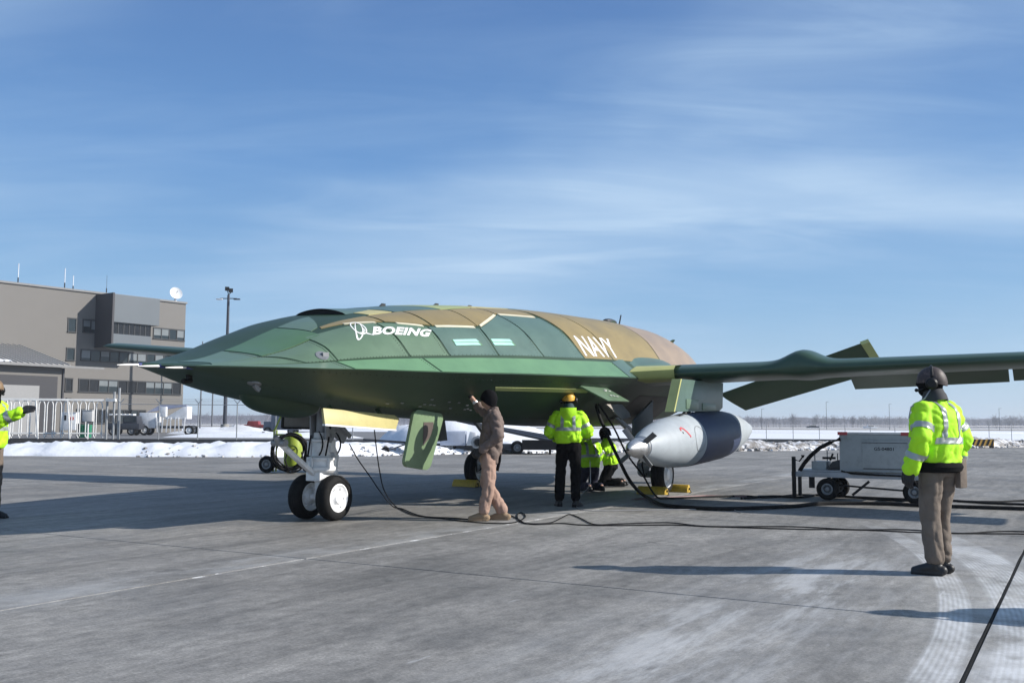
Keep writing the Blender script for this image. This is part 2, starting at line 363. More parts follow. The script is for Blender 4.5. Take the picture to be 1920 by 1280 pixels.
_sy1 = pchip([1, 2, 3, 4, 5], [.855, .70, .46, .23, 0]); _sz1 = pchip([1, 2, 3, 4, 5], [.235, .66, .915, .985, 1.0])
def _sy(s): return 1 - .145 * s if s < 1 else _sy1(s)
def _sz(s): return .235 * s if s < 1 else _sz1(s)
_ly = pchip([0, 1, 2, 3, 4], [1, .80, .57, .30, 0]); _lz = pchip([0, 1, 2, 3, 4], [0, .42, .86, .975, 1.0])
def hull(u, s, off=0.0):
    """s: 0 the left chine, 1 shoulder, 2 upper edge of the side, 5 the spine, up to 10 the right chine; -4 the keel, -8 the right chine again"""
    if off:
        e = .01; a, b = hull(u + e, s) - hull(u - e, s), hull(u, s + e) - hull(u, s - e)
        n = a.cross(b).normalized()
        n = -n if n.dot(hull(u, s) - Vector((u, 0, (hull_c(u) + .0)))) < 0 else n
        return hull(u, s) + n * off
    w_, c_, t_, b_ = hull_w(u), hull_c(u), hull_t(u), hull_b(u); sg = 1
    if s > 5: s, sg = 10 - s, -1
    if s < -4: s, sg = -8 - s, -1
    if s >= 0: y, z = w_ * _sy(s), c_ + (t_ - c_) * _sz(s)
    else: y, z = w_ * _ly(-s), c_ + (b_ - c_) * _lz(-s)
    return lean((u, sg * y, z))
def paint(name, colr, rough=.36, var=.10, fleck=.25):
    return pbr(name, colr, rough, var=var, scale=1.6, dirt=tuple(x * .6 for x in colr), dirt_amt=fleck, bump=.02, bscale=6)
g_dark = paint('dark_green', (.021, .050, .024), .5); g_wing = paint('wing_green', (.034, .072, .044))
g_mid = paint('mid_green', (.105, .168, .106))
g_lite = paint('light_green', (.118, .235, .118))
g_nose = paint('nose_green', (.070, .150, .058))
g_teal = paint('teal_green', (.082, .138, .112))
tan = paint('tan', (.25, .188, .074), .40, .14)
tan_p = paint('pale_tan', (.30, .225, .155), .40, .14)
primer = paint('yellow_primer', (.50, .44, .19), .42)
primer_g = paint('green_primer', (.34, .38, .15), .42)
cream = pbr('cream_sealer', (.62, .57, .42), .5)
inner = pbr('bay_grey', (.16, .165, .165), .5, .1, dirt=(.05, .05, .05))
pts = []
us = list(np.concatenate([np.linspace(10.53, 9.6, 16), np.linspace(9.5, -6.0, 100)]))
up_s = [0, .5, 1, 1.5, 2, 2.5, 3, 3.5, 4, 4.5, 5]; up_s = up_s + [10 - s for s in up_s[-2::-1]]
lo_s = [-k * .5 for k in range(1, 16)]; ring = up_s + lo_s[::-1]
hm = MB(); rows = [[hull(u, s) for s in ring] for u in us]
nr = len(ring)
hm.add([p for r_ in rows for p in r_], [(i * nr + j, (i + 1) * nr + j, (i + 1) * nr + (j + 1) % nr, i * nr + (j + 1) % nr) for i in range(len(us) - 1) for j in range(nr)]
       + [tuple(range(nr)), tuple(range((len(us) - 1) * nr, len(us) * nr))[::-1]])
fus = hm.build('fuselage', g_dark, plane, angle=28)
def skin(poly, mat, name='skin_panel', off=.006, nu=14, ns=8, gapu=.010, gaps=.028, edge=True):
    """poly: four (u,s) corners front-top, rear-top, rear-bottom, front-bottom -> a panel standing proud of the hull"""
    (u0, s0), (u1, s1), (u2, s2), (u3, s3) = poly
    P = []
    for i in range(nu + 1):
        a = i / nu; row = []
        for j in range(ns + 1):
            b = j / ns
            u = (u0 * (1 - a) + u1 * a) * (1 - b) + (u3 * (1 - a) + u2 * a) * b
            s = (s0 * (1 - a) + s1 * a) * (1 - b) + (s3 * (1 - a) + s2 * a) * b
            u += gapu * (-1 if a < .5 else 1) * (abs(2 * a - 1) ** 9); s += gaps * (-1 if b < .5 else 1) * (abs(2 * b - 1) ** 9)
            o_ = off if 0 < i < nu and 0 < j < ns else -.004
            row.append((u, s, o_))
        P.append(row)
    # pull the border ring in so that it forms a short bevelled edge
    Q = [[hull(u, s, o_) for (u, s, o_) in row] for row in P]
    for i in range(nu + 1):
        for j in range(ns + 1):
            ii, jj = min(max(i, 1), nu - 1), min(max(j, 1), ns - 1)
            if (ii, jj) != (i, j):
                inn = Q[ii][jj]; P_ = hull(P[ii][jj][0], P[ii][jj][1], -.004)
                outer = hull(P[i][j][0], P[i][j][1], off)
                Q[i][j] = None
    for i in range(nu + 1):
        for j in range(ns + 1):
            if Q[i][j] is None: Q[i][j] = hull(P[i][j][0], P[i][j][1], off)
    m = MB().grid(Q)
    # skirt down into the hull
    border = [(i, 0) for i in range(nu + 1)] + [(nu, j) for j in range(1, ns + 1)] + [(i, ns) for i in range(nu - 1, -1, -1)] + [(0, j) for j in range(ns - 1, 0, -1)]
    A = [Q[i][j] for i, j in border]; B = [hull(P[i][j][0], P[i][j][1], -.01) for i, j in border]
    k = len(A); m.add(A + B, [(i, (i + 1) % k, k + (i + 1) % k, k + i) for i in range(k)])
    return m.build(name, mat, plane, angle=50)
# lower band between chine and shoulder
skin([(10.1, .97), (8.78, .97), (8.70, .03), (10.2, .03)], g_mid)
skin([(8.76, .97), (7.42, .97), (7.36, .03), (8.68, .03)], g_lite)
skin([(7.40, .97), (2.46, .97), (2.42, .03), (7.34, .03)], g_lite, nu=30)
skin([(2.44, .97), (1.85, 1.2), (1.80, .03), (2.40, .03)], g_teal)
# nose top
SL = pchip([9.0, 8.5, 8.1, 7.5, 6.8, 5.85], [3.3, 3.2, 3.0, 2.55, 2.13, 2.0])       # where the tan begins
skin([(10.0, 5.0), (9.32, 5.0), (9.44, 2.42), (9.98, 2.2)], g_mid, nu=10)
skin([(10.0, 2.18), (9.46, 2.40), (9.15, 1.03), (10.05, 1.03)], g_mid, nu=10)
skin([(9.30, 5.0), (8.42, 5.0), (8.50, 2.72), (9.42, 2.44)], g_nose, nu=10)
skin([(8.40, 5.0), (7.78, 5.0), (8.30, 3.35), (8.48, 3.2)], g_mid, nu=8)
skin([(9.42, 2.40), (8.72, 2.64), (8.72, 1.03), (9.13, 1.03)], g_mid, nu=10)
# side row
for (a, b, m_) in ((8.70, 7.66, g_mid), (7.64, 6.92, g_mid), (6.90, 5.85, g_teal)):
    skin([(a, min(SL(a), 2.95) - .03), (b, SL(b) - .03), (b - .05, 1.03), (a - .05 + (.07 if a > 8.6 else 0), 1.03)], m_)
skin([(5.83, 1.97), (4.90, 2.62), (4.62, 1.03), (5.78, 1.03)], g_teal)
skin([(4.88, 2.62), (3.72, 2.55), (3.36, 1.03), (4.60, 1.03)], g_teal)
# tan back
skin([(8.30, 3.36), (7.5, 3.30), (7.5, SL(7.5) + .02), (8.34, SL(8.3) + .02)], tan, nu=10)
skin([(7.48, 3.30), (6.8, 3.22), (6.8, SL(6.8) + .02), (7.48, SL(7.5) + .02)], tan, nu=10)
skin([(6.78, 3.22), (5.86, 3.05), (5.84, 2.03), (6.78, SL(6.8) + .02)], tan, nu=10)
skin([(5.84, 3.05), (4.92, 3.35), (4.92, 2.66), (5.84, 2.03)], tan)
skin([(4.90, 3.35), (3.74, 3.5), (3.74, 2.60), (4.90, 2.66)], tan)
skin([(3.72, 3.5), (2.74, 3.6), (2.30, 1.03), (3.34, 1.03)], tan, ns=14)
skin([(2.72, 3.6), (0.2, 3.9), (0.0, 1.03), (2.28, 1.03)], tan, nu=26, ns=14)
skin([(0.18, 3.9), (-5.2, 4.2), (-5.2, 1.03), (-.02, 1.03)], tan_p, nu=40, ns=14)
# spine patches
skin([(7.40, 4.5), (7.02, 4.6), (6.95, 3.26), (7.40, 3.32)], primer, nu=8)
skin([(7.00, 4.95), (6.10, 4.95), (6.00, 3.10), (6.92, 3.24)], g_teal, nu=12)
skin([(6.08, 4.95), (5.05, 4.95), (4.98, 3.36), (5.98, 3.08)], primer_g, nu=12)
skin([(5.03, 4.95), (3.60, 4.95), (3.70, 3.54), (4.96, 3.38)], primer, nu=12)
skin([(3.58, 4.95), (-4.5, 4.95), (-4.5, 4.25), (3.68, 3.56)], g_teal, nu=34)
# cream sealer strips along the upper edge of the side
for (a, b) in ((8.05, 7.62), (7.35, 6.95), (6.75, 5.92)):
    skin([(a, SL(a) + .04), (b, SL(b) + .04), (b, SL(b) - .05), (a, SL(a) - .05)], cream, 'sealer_strip', off=.009, nu=6, ns=2, gaps=0)
for (a, sa, b, sb) in ((5.78, 2.04, 4.95, 2.60), (4.84, 2.63, 3.80, 2.58)):
    skin([(a, sa + .05), (b, sb + .05), (b, sb - .03), (a, sa - .03)], cream, 'sealer_strip', off=.009, nu=6, ns=2, gaps=0)
# long primer strip under the chine
skin([(5.95, -.66), (3.3, -.55), (3.3, -.74), (5.85, -.82)], primer_g, 'sealer_strip', off=.006, nu=14, ns=2, gaps=0)

def fasteners(seam, n, r=.008):
    """a row of dark fastener heads along a seam given as (u,s) points"""
    L = [(seam[i][0] + (seam[i + 1][0] - seam[i][0]) * k / n, seam[i][1] + (seam[i + 1][1] - seam[i][1]) * k / n) for i in range(len(seam) - 1) for k in range(n)]
    m = MB()
    for u, s in L:
        p = hull(u, s, .004); nn = (hull(u, s, .1) - p).normalized(); m.cone(p, p + nn * .005, r, r * .7, 6)
    return m.build('fastener_row', pbr('fastener', (.03, .035, .03), .5, .4), plane, kind='stuff')
fasteners([(9.37, 4.4), (9.48, 2.50), (9.20, 1.08)], 22); fasteners([(9.47, 2.36), (8.74, 2.60)], 14); fasteners([(8.76, 2.58), (8.76, 1.08)], 20); fasteners([(9.1, 1.08), (7.0, 1.08), (3.4, 1.08)], 44)
for u_, s_t in ((7.70, 2.6), (6.97, 2.1), (5.90, 1.9), (4.78, 2.4), (3.62, 2.4)): fasteners([(u_, s_t), (u_ - .04, 1.1)], 16)
for u_ in (8.83, 7.47, 2.50): fasteners([(u_, .92), (u_ - .05, .08)], 9)
for s_ in (-.30, -2.0): fasteners([(9.6, s_), (4.0, s_), (2.2, s_)], 60, .008)
# ---- wings
def foil(x, t): return 5 * t * (.2969 * math.sqrt(max(x, 0)) - .126 * x - .3516 * x * x + .2843 * x**3 - .1036 * x**4)
W_TIP = 11.75
def wing_le(y): return 1.86 - .012 * y
def wing_c(y): return 2.55 - .095 * y
def wing_z(y): return 2.095 + .055 * y
def wing_t(y): return .155 - .002 * y
HX = .74                                        # flap hinge
def wing_pt(y, x, side, hump=True):             # x chord fraction, side +1 upper -1 lower
    c_ = wing_c(y); k = 1.0
    if y > W_TIP - .22: k = math.sqrt(max(0.0, 1 - ((y - W_TIP + .22) / .22) ** 2))
    z = foil(x, wing_t(y)) * c_ * (1.12 if side > 0 else .88) * k * side
    if side > 0 and hump: z += .175 * math.exp(-((y - 5.05) / .30) ** 2) * min(1, foil(x, .2) / .07 + .25)
    if side < 0 and hump: z -= .03 * math.exp(-((y - 5.05) / .22) ** 2)
    return Vector((wing_le(y) - x * c_, y, wing_z(y) + z))
def mir(p, sg): return lean((p[0], sg * p[1], p[2]))
wx = [HX, .6, .45, .32, .2, .12, .06, .025, .008, 0]
for sg in (1, -1):
    ys = [2.0, 2.6, 2.95] + list(np.linspace(3.2, 4.2, 5)) + list(np.linspace(4.35, 5.75, 17)) + list(np.linspace(6, 11.4, 13)) + [11.53, 11.62, 11.68, 11.72, 11.745]
    rows = [[mir(wing_pt(y, x, 1), sg) for x in wx] + [mir(wing_pt(y, x, -1), sg) for x in wx[-2::-1]] for y in ys]
    m = MB(); nr = len(rows[0])
    m.add([p for r_ in rows for p in r_], [(i * nr + j, (i + 1) * nr + j, (i + 1) * nr + (j + 1) % nr, i * nr + (j + 1) % nr) for i in range(len(rows) - 1) for j in range(nr)]
          + [tuple(range(nr)), tuple(range((len(rows) - 1) * nr, len(rows) * nr))[::-1]])
    m.build('wing', [g_wing], plane, angle=50)
    for (y0, y1, dfl, nm) in ((2.5, 5.52, 2, 'flap'), (5.58, 8.02, 31, 'flap'), (8.08, 10.9, 29, 'aileron')):
        rows = []
        for y in np.linspace(y0, y1, 5):
            hz = wing_pt(y, HX, 1, False); lz = wing_pt(y, HX, -1, False); piv = Vector((hz.x, y, (hz.z + lz.z) / 2))
            hh = (hz.z - lz.z) / 2 * .96; c_ = wing_c(y) * (1 - HX) * 1.06; a = R(dfl); row = []
            for (f, th) in ((-.0, .6), (.04, 1.0), (.35, .72), (1.0, .06), (1.0, -.06), (.35, -.72), (.04, -1.0), (0, -.6)):
                dx, dz = -f * c_ - .012, th * hh
                row.append(mir((piv.x + dx * math.cos(a) + dz * math.sin(a) * 0 - dz * math.sin(a), y, piv.z + dx * math.sin(a) + dz * math.cos(a)), sg))
            rows.append(row)
        m = MB(); nr = 8
        m.add([p for r_ in rows for p in r_], [(i * nr + j, (i + 1) * nr + j, (i + 1) * nr + (j + 1) % nr, i * nr + (j + 1) % nr) for i in range(4) for j in range(nr)]
              + [tuple(range(nr)), tuple(range(4 * nr, 5 * nr))[::-1]])
        m.build(nm, g_dark, plane, angle=35)
# root fairing: primer coloured leading edge between hull and wing, with a blister above it
for sg in (1, -1):
    m = MB(); rows = []
    for y in np.linspace(2.28, 3.0, 8):
        f = (y - 2.28) / .72
        le = 2.12 * (1 - f) + 1.90 * f; zc_ = wing_z(y); th = .10 * (1 - f) + .15 * f
        rows.append([mir((le - .95, y, zc_ + th + .03), sg), mir((le - .30, y, zc_ + th + .01 + .05 * (1 - f)), sg), mir((le - .05, y, zc_ + th * .9), sg), mir((le + .03, y, zc_ + th * .45), sg),
                     mir((le, y, zc_ - .06), sg), mir((le - .06, y, zc_ - .10), sg), mir((le - .9, y, zc_ - .15), sg)])
    m.grid(rows); m.build('root_fairing', pbr('fairing_primer', (.46, .46, .17), .45), plane, angle=60)
    m = MB()
    P = []
    for i in range(19):
        a = i / 18; row = []
        for j in range(11):
            b = j / 10; u = 1.75 - 2.5 * a; s = .05 + 1.25 * b
            hgt = .17 * (math.sin(math.pi * a) ** 1.3) * math.sin(math.pi * min(1, b * .95 + .05)) ** 1.2
            q = hull(u, s, -.012 + hgt); row.append(Vector((q.x, sg * q.y, q.z + (0 if sg > 0 else 2 * ROLL_A * q.y))))
        P.append(row)
    m.grid(P).build('wing_root_blister', g_teal, plane)
# ---- tail: two canted surfaces, trailing edges drooped
for sg in (1, -1):
    A, B, D, C = [Vector(p) for p in ((-3.3, 2.18, 2.045), (-4.2, 2.49, 1.705), (-4.4, 5.15, 3.30), (-5.2, 5.38, 2.72))]
    n = (D - A).cross(B - A).normalized(); rows = []
    for k in range(7):
        f = k / 6; a, b = A.lerp(D, f), B.lerp(C, f); row = []
        for x, th in ((0, 0), (.04, .55), (.2, 1), (.5, .85), (1, .06), (1, -.06), (.5, -.85), (.2, -1), (.04, -.55)):
            row.append(mir(a.lerp(b, x) + n * th * .055 * (1 - .5 * f), sg))
        rows.append(row)
    m = MB(); nr = 9
    m.add([p for r_ in rows for p in r_], [(i * nr + j, (i + 1) * nr + j, (i + 1) * nr + (j + 1) % nr, i * nr + (j + 1) % nr) for i in range(6) for j in range(nr)] + [tuple(range(nr)), tuple(range(6 * nr, 7 * nr))[::-1]])
    fin = m.build('tail_fin', g_dark, plane, angle=35)
    e = MB(); e.prism([mir(A.lerp(D, f) .lerp(B.lerp(C, f), x) + n * .045, sg) for f, x in ((.945, .0), (1.0, .0), (1.0, 1.0), (.945, 1.0))], (mir(n, sg) - mir((0, 0, 0), sg)) * -.09)
    e.build('tip_edge', primer_g, fin)
m = MB(); m.lathe([(0, .62), (.5, .60), (.9, .50), (.9, .44), (.3, .42)], (-5.7, 0, 2.22), (-1, 0, 0), 24, False); m.build('exhaust_nozzle', dark_metal, plane)
# ---- spine intake and antennas
m = MB(); rows = []; mouth = []
for i in range(12):
    a = i / 11; u = 7.55 - 1.0 * a; row = []
    for j in range(17):
        b = j / 16; s = 3.95 + 2.1 * b
        row.append(hull(u, s, .075 * math.sin(math.pi * b) ** .7 * (1 - a) ** 1.5 + .004 - .012 * a))
    rows.append(row)
m.grid(rows); m.build('intake_lip', g_teal, plane)
m = MB(); rows = []
for i in range(4):
    a = i / 3; rows.append([hull(7.53, 3.95 + 2.1 * j / 16, .003 + (.068 * math.sin(math.pi * j / 16) ** .7) * a) for j in range(17)])
m.grid(rows); m.build('intake_mouth', pbr('intake_black', (.006, .006, .007), .8), plane)
def blade(u, s, h, l, mat=dark_metal, name='antenna'):
    p = hull(u, s); n = (hull(u, s, .1) - p).normalized(); m = MB()
    q = [p + Vector((l / 2, 0, 0)) - n * .02, p + Vector((-l / 2, 0, 0)) - n * .02, p + n * h + Vector((-l * .55, 0, 0)), p + n * h + Vector((-l * .1, 0, 0))]
    m.prism([v + Vector((0, .012, 0)) for v in q], (0, -.024, 0)); return m.build(name, mat, plane)
blade(6.3, 4.8, .05, .16); blade(4.9, 4.8, .04, .16); blade(3.9, 4.8, .04, .16)
blade(-.55, 3.6, .05, .28, g_dark); blade(-.75, 3.45, .2, .02); blade(-2.15, 2.35, .06, .26, g_dark)
m = MB(); p = hull(-1.25, 4.2, .07); m.ball(p, .28, 14, 8, (1.1, .35, .22)); m.cone(hull(-1.25, 4.2, -.02), p, .05, .04); m.build('antenna', dark_metal, plane)
# sensors on the nose
for (u, s) in ((8.86, 1.45), (9.42, -2.2)):
    p = hull(u, s); n = (hull(u, s, .1) - p).normalized(); m = MB()
    m.lathe([(-.01, .085), (.012, .08), (.016, .05)], p, n, 16); m.bar(p + n * .02, p + n * .06 + Vector((-.09, 0, -.02)), .035, .05); m.build('air_data_vane', grey_metal, plane)
m = MB(); p = hull(9.84, -3.9); m.box(p + Vector((0, 0, -.03)), (.06, .04, .08)); m.cyl(p + Vector((.09, .0, -.075)), p + Vector((-.03, 0, -.06)), .03, 10); m.build('nose_probe', black_paint, plane)
boom_w = pbr('boom_white', (.78, .76, .72), .4); boom_b = pbr('boom_blue', (.02, .03, .16), .45)
for (u, y, z) in ((10.50, .02, 1.905), (10.36, .18, 1.895), (10.17, .38, 1.885)):
    m = MB(); p = Vector((u, y, z)); m.cone(p + Vector((-.06, 0, .006)), p + Vector((.05, 0, .002)), .022, .020, 12); o = m.build('air_data_boom', boom_b, plane)
    m = MB(); m.cone(p + Vector((.05, 0, .002)), p + Vector((.22, 0, -.008)), .013, .011, 10); m.cone(p + Vector((.22, 0, -.008)), p + Vector((.33, 0, -.014)), .011, .004, 10); m.build('boom_tip', boom_w, o)
# chin sensor housing, open behind
m = MB(); rows = []
for i in range(15):
    a = i / 14; u = 8.93 - .93 * a; d = .15 * math.sin(min(1, a * 1.9) * math.pi / 2) ** .9; ww = .42 * (math.sin(min(1, a * 1.5) * math.pi / 2) ** .6) + .01
    rows.append([Vector((u, ww * math.cos(t), hull_b(u) + .05 - (d + .05) * math.sin(t) ** .7)) for t in np.linspace(0, math.pi, 15)])
m.grid(rows); m.build('chin_housing', g_dark, plane)
m = MB(); rows2 = [rows[-1], [p + Vector((.02, 0, 0)) for p in rows[-1]]]
c0 = Vector((8.02, 0, hull_b(8) + .06)); rows2.append([c0.lerp(p, .80) + Vector((.02, 0, 0)) for p in rows[-1]]); m.grid(rows2); m.build('chin_opening_rim', grey_metal, plane)
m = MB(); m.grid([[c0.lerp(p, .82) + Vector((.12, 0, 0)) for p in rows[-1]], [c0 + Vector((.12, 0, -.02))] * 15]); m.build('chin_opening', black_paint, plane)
# ---- words and emblem on the left side
def text_part(body, fn, mat, parent, name, size=1.0, bold=0.0, spacing=1.0, xs=1.0, shear=0.0, cell=.12):
    cu = bpy.data.curves.new(name, 'FONT'); cu.body = body; cu.size = size; cu.offset = bold; cu.space_character = spacing; cu.shear = shear; cu.resolution_u = 3
    o = bpy.data.objects.new(name, cu); col.objects.link(o); dg = bpy.context.evaluated_depsgraph_get(); dg.update()
    me = bpy.data.meshes.new_from_object(o.evaluated_get(dg)); bpy.data.objects.remove(o); bpy.data.curves.remove(cu)
    bm = bmesh.new(); bm.from_mesh(me); bmesh.ops.triangulate(bm, faces=bm.faces)
    bmesh.ops.subdivide_edges(bm, edges=[e for e in bm.edges if e.calc_length() > cell * size], cuts=2)
    xsv = [v.co.x for v in bm.verts]; ysv = [v.co.y for v in bm.verts]; x0, x1, y0, y1 = min(xsv), max(xsv), min(ysv), max(ysv)
    for v in bm.verts: v.co = fn((v.co.x - x0) / (x1 - x0), (v.co.y - y0) / (y1 - y0))
    bm.to_mesh(me); bm.free(); me.materials.clear(); me.materials.append(mat)
    r = bpy.data.objects.new(name, me); col.objects.link(r); r.parent = parent; return r
letter = pbr('letter_white', (.80, .80, .78), .45, var=.04)
def on_side(u0, u1, s_lo, s_hi, skew=0.0, off=.009, s_lo2=None, s_hi2=None):
    l2, h2 = (s_lo if s_lo2 is None else s_lo2), (s_hi if s_hi2 is None else s_hi2)
    return lambda a, b: hull(u0 + (u1 - u0) * a + skew * b, (s_lo + (l2 - s_lo) * a) * (1 - b) + (s_hi + (h2 - s_hi) * a) * b, off)
text_part('BOEING', on_side(7.96, 7.07, 2.02, 2.42, -.19, .009, 1.70, 1.97), letter, plane, 'lettering', bold=.045, spacing=1.06)
text_part('NAVY', on_side(3.26, 1.95, 1.13, 1.78, .0), letter, plane, 'lettering', bold=.012)
def stroke(ptsab, wa, fn, name='emblem_line'):
    m = MB(); L = []; Rr = []
    for i, (a, b) in enumerate(ptsab):
        a0, b0 = ptsab[max(i - 1, 0)]; a1, b1 = ptsab[min(i + 1, len(ptsab) - 1)]
        d = Vector((a1 - a0, b1 - b0)).normalized(); n = Vector((-d.y, d.x)); k = wa[i] if isinstance(wa, list) else wa
        L.append(fn(a + n.x * k, b + n.y * k)); Rr.append(fn(a - n.x * k, b - n.y * k))
    return m.grid([[p, q] for p, q in zip(L, Rr)]).build(name, letter, plane)
em = on_side(8.32, 8.08, 2.05, 2.95, -.375, .009, 1.86, 2.62)
def oval(cx, cy, rx, ry, rot, a0=0, a1=360, n=40):
    return [(cx + rx * math.cos(R(t)) * math.cos(rot) - ry * math.sin(R(t)) * math.sin(rot), cy + rx * math.cos(R(t)) * math.sin(rot) + ry * math.sin(R(t)) * math.cos(rot)) for t in np.linspace(a0, a1, n)]
stroke(oval(.42, .62, .45, .24, R(-42)), .026, em)
stroke(oval(.44, .46, .50, .17, R(100), 20, 330), [.012 + .03 * math.sin(math.pi * i / 39) for i in range(40)], em)
stroke([(.62, .60), (.72, .47), (.62, .36), (.45, .33)], .022, em); stroke([(.55, .34), (.8, .33), (1.02, .28), (1.2, .24)], [.03, .035, .02, .006], em)
# vent grilles
vent = pbr('vent_mint', (.33, .62, .55), .5)
for (u0, u1) in ((6.66, 6.10), (5.80, 5.28)):
    v0 = skin([(u0, 1.58), (u1, 1.58), (u1 - .08, 1.34), (u0 - .04, 1.34)], g_lite, 'vent_grille', off=.010, nu=6, ns=4)
    for k in range(2):
        s0 = 1.37 + .105 * k
        vv = skin([(u0 - .03, s0 + .085), (u1 + .02, s0 + .085), (u1 - .02, s0), (u0 - .04, s0)], vent, 'vent_slot', off=.014, nu=6, ns=2, gaps=0, gapu=0); vv.parent = v0
# ---- nose gear
def wheel(parent, c, r, wd, rim_r, side, rim_mat=white_paint, spokes=6, name='wheel', tyre=rubber, dish=.02):
    """wheel in the x-z plane of its parent, outer face towards side*y"""
    c = Vector(c); m = MB(); h = wd / 2
    m.lathe([(-h * .80, rim_r), (-h * .98, rim_r + .02), (-h, r * .78), (-h * .86, r * .93), (-h * .55, r * .985), (-h * .2, r), (-h * .18, r * .985), (-h * .12, r * .985), (-h * .1, r),
             (h * .1, r), (h * .12, r * .985), (h * .18, r * .985), (h * .2, r), (h * .55, r * .985), (h * .86, r * .93), (h, r * .78), (h * .98, rim_r + .02), (h * .80, rim_r)], c, (0, 1, 0), 40, False)
    o = m.build(name, tyre, parent, angle=70)
    m = MB()
    for s in (1, -1):
        ax = (0, s, 0)
        m.lathe([(h * .86, rim_r + .004), (h * .9, rim_r - .012), (h * .72, rim_r - .03), (h * .66 - dish, rim_r * .62), (h * .74, rim_r * .45), (h * .95, rim_r * .38), (h * 1.0, rim_r * .2), (h * 1.0, .0)], c, ax, 32, False)
        for k in range(spokes):
            t = 2 * math.pi * k / spokes; d = Vector((math.cos(t), 0, math.sin(t)))
            m.cyl(c + d * rim_r * .72 + Vector((0, s * h * .55, 0)), c + d * rim_r * .72 + Vector((0, s * h * .82, 0)), rim_r * .09, 8)
    m.build('rim', rim_mat, o, angle=35); return o
gu = 7.47
gear_w = pbr('gear_white', (.82, .82, .82), .35, dirt=(.35, .35, .35), dirt_amt=.15, scale=7)
gear_g = pbr('gear_grey', (.30, .31, .33), .42, .15, dirt=(.1, .1, .1), dirt_amt=.3, scale=6)
for y in (.235, -.235): wheel(plane, (gu, y, .30), .30, .20, .185, 1 if y > 0 else -1, gear_w)
m = MB()
m.cyl((gu, -.20, .30), (gu, .20, .30), .045, 16); m.bar((gu, .0, .26), (gu, 0, .58), .10, .13, Vector((1, 0, 0)))
m.lathe([(0, .085), (.06, .10), (.10, .105), (.14, .10)], (gu, 0, .50), (0, 0, 1), 20)
m.box((gu - .10, 0, .60), (.34, .16, .10)); m.box((gu + .08, 0, .58), (.16, .24, .12))
m.ball((gu - .26, 0, .72), .075, 12, 8, (1, .8, 1.3)); m.ball((gu - .16, .07, .64), .065); m.ball((gu - .16, -.07, .64), .065)
m.build('axle_fork', gear_w, plane, bevel=.008)
m = MB()
m.lathe([(.62, .16), (.66, .20), (.70, .20), (.72, .17), (.78, .165), (.80, .185), (.83, .185), (.85, .125), (1.03, .12), (1.04, .15), (1.07, .15), (1.09, .11), (1.16, .10)], (gu, 0, 0), (0, 0, 1), 28)
m.bar((gu - .12, .0, 1.10), (gu - .30, 0, .82), .09, .07); m.bar((gu - .30, 0, .84), (gu - .24, 0, .66), .10, .05)
m.box((gu - .06, .13, .98), (.10, .06, .16)); m.box((gu + .04, -.14, .95), (.10, .06, .2)); m.box((gu + .12, .07, .96), (.05, .08, .12))
for k in range(5):
    t = k * 1.25; m.cyl((gu + .19 * math.cos(t), .19 * math.sin(t), .68), (gu + .19 * math.cos(t), .19 * math.sin(t), .83), .02, 8)
m.build('strut', gear_w, plane, bevel=.006)
m = MB()
for y in (.13, -.13):
    m.prism([(gu + .11, y, 1.44), (gu - .05, y, 1.46), (gu - .09, y, 1.10), (gu - .02, y, 1.02), (gu + .09, y, 1.08)], (0, .03, 0))
m.bar((gu, -.13, 1.12), (gu, .16, 1.12), .06, .06); m.cyl((gu - .0, 0, 1.1), (gu, 0, 1.5), .075, 16); m.bar((gu - .10, .05, 1.42), (gu - .55, .05, 1.10), .05, .05); m.bar((gu - .05, .0, 1.16), (gu - .75, 0, 1.42), .06, .09)
m.build('upper_fork', gear_g, plane, bevel=.005)
for k in range(3): m = MB(); m.cyl((gu + .02, .162, 1.38 - .075 * k), (gu + .02, .168, 1.38 - .075 * k), .022, 12); m.build('lightening_hole', black_paint, plane)
m = MB()
for k, (a, b) in enumerate((((gu + .13, .06, 1.18), (gu + .16, .10, .86)), ((gu + .05, .17, 1.10), (gu + .10, .16, .86)), ((gu - .18, .10, 1.16), (gu - .20, .12, .88)), ((gu + .10, -.10, 1.12), (gu + .2, -.06, .84)))):
    m = MB(); a, b = Vector(a), Vector(b); mid = (a + b) / 2 + Vector((.07 * (1 if k % 2 else -1.2), .06, 0)); m.tube([a.lerp(mid, t).lerp(mid.lerp(b, t), t) for t in np.linspace(0, 1, 9)], .012, 6); m.build('brake_hose', cable_rub, plane)
m = MB(); a, b = Vector((gu + .06, 0, .56)), Vector((gu + .70, 0, .96)); d = (b - a).normalized()
m.bar(a, b, .075, .055); m.bar(a + Vector((0, 0, .03)), b + Vector((0, 0, .03)), .04, .025); m.cyl(b, b + d * .12, .035, 12)
lb = m.build('launch_bar', gear_w, plane, bevel=.008)
m = MB(); e = b + d * .14; m.cyl(e + Vector((0, -.11, .0)), e + Vector((0, .11, 0)), .045, 14); m.cone(e, e + d * .10 + Vector((0, 0, .03)), .05, .03, 12); m.build('launch_bar_head', gear_g, lb)
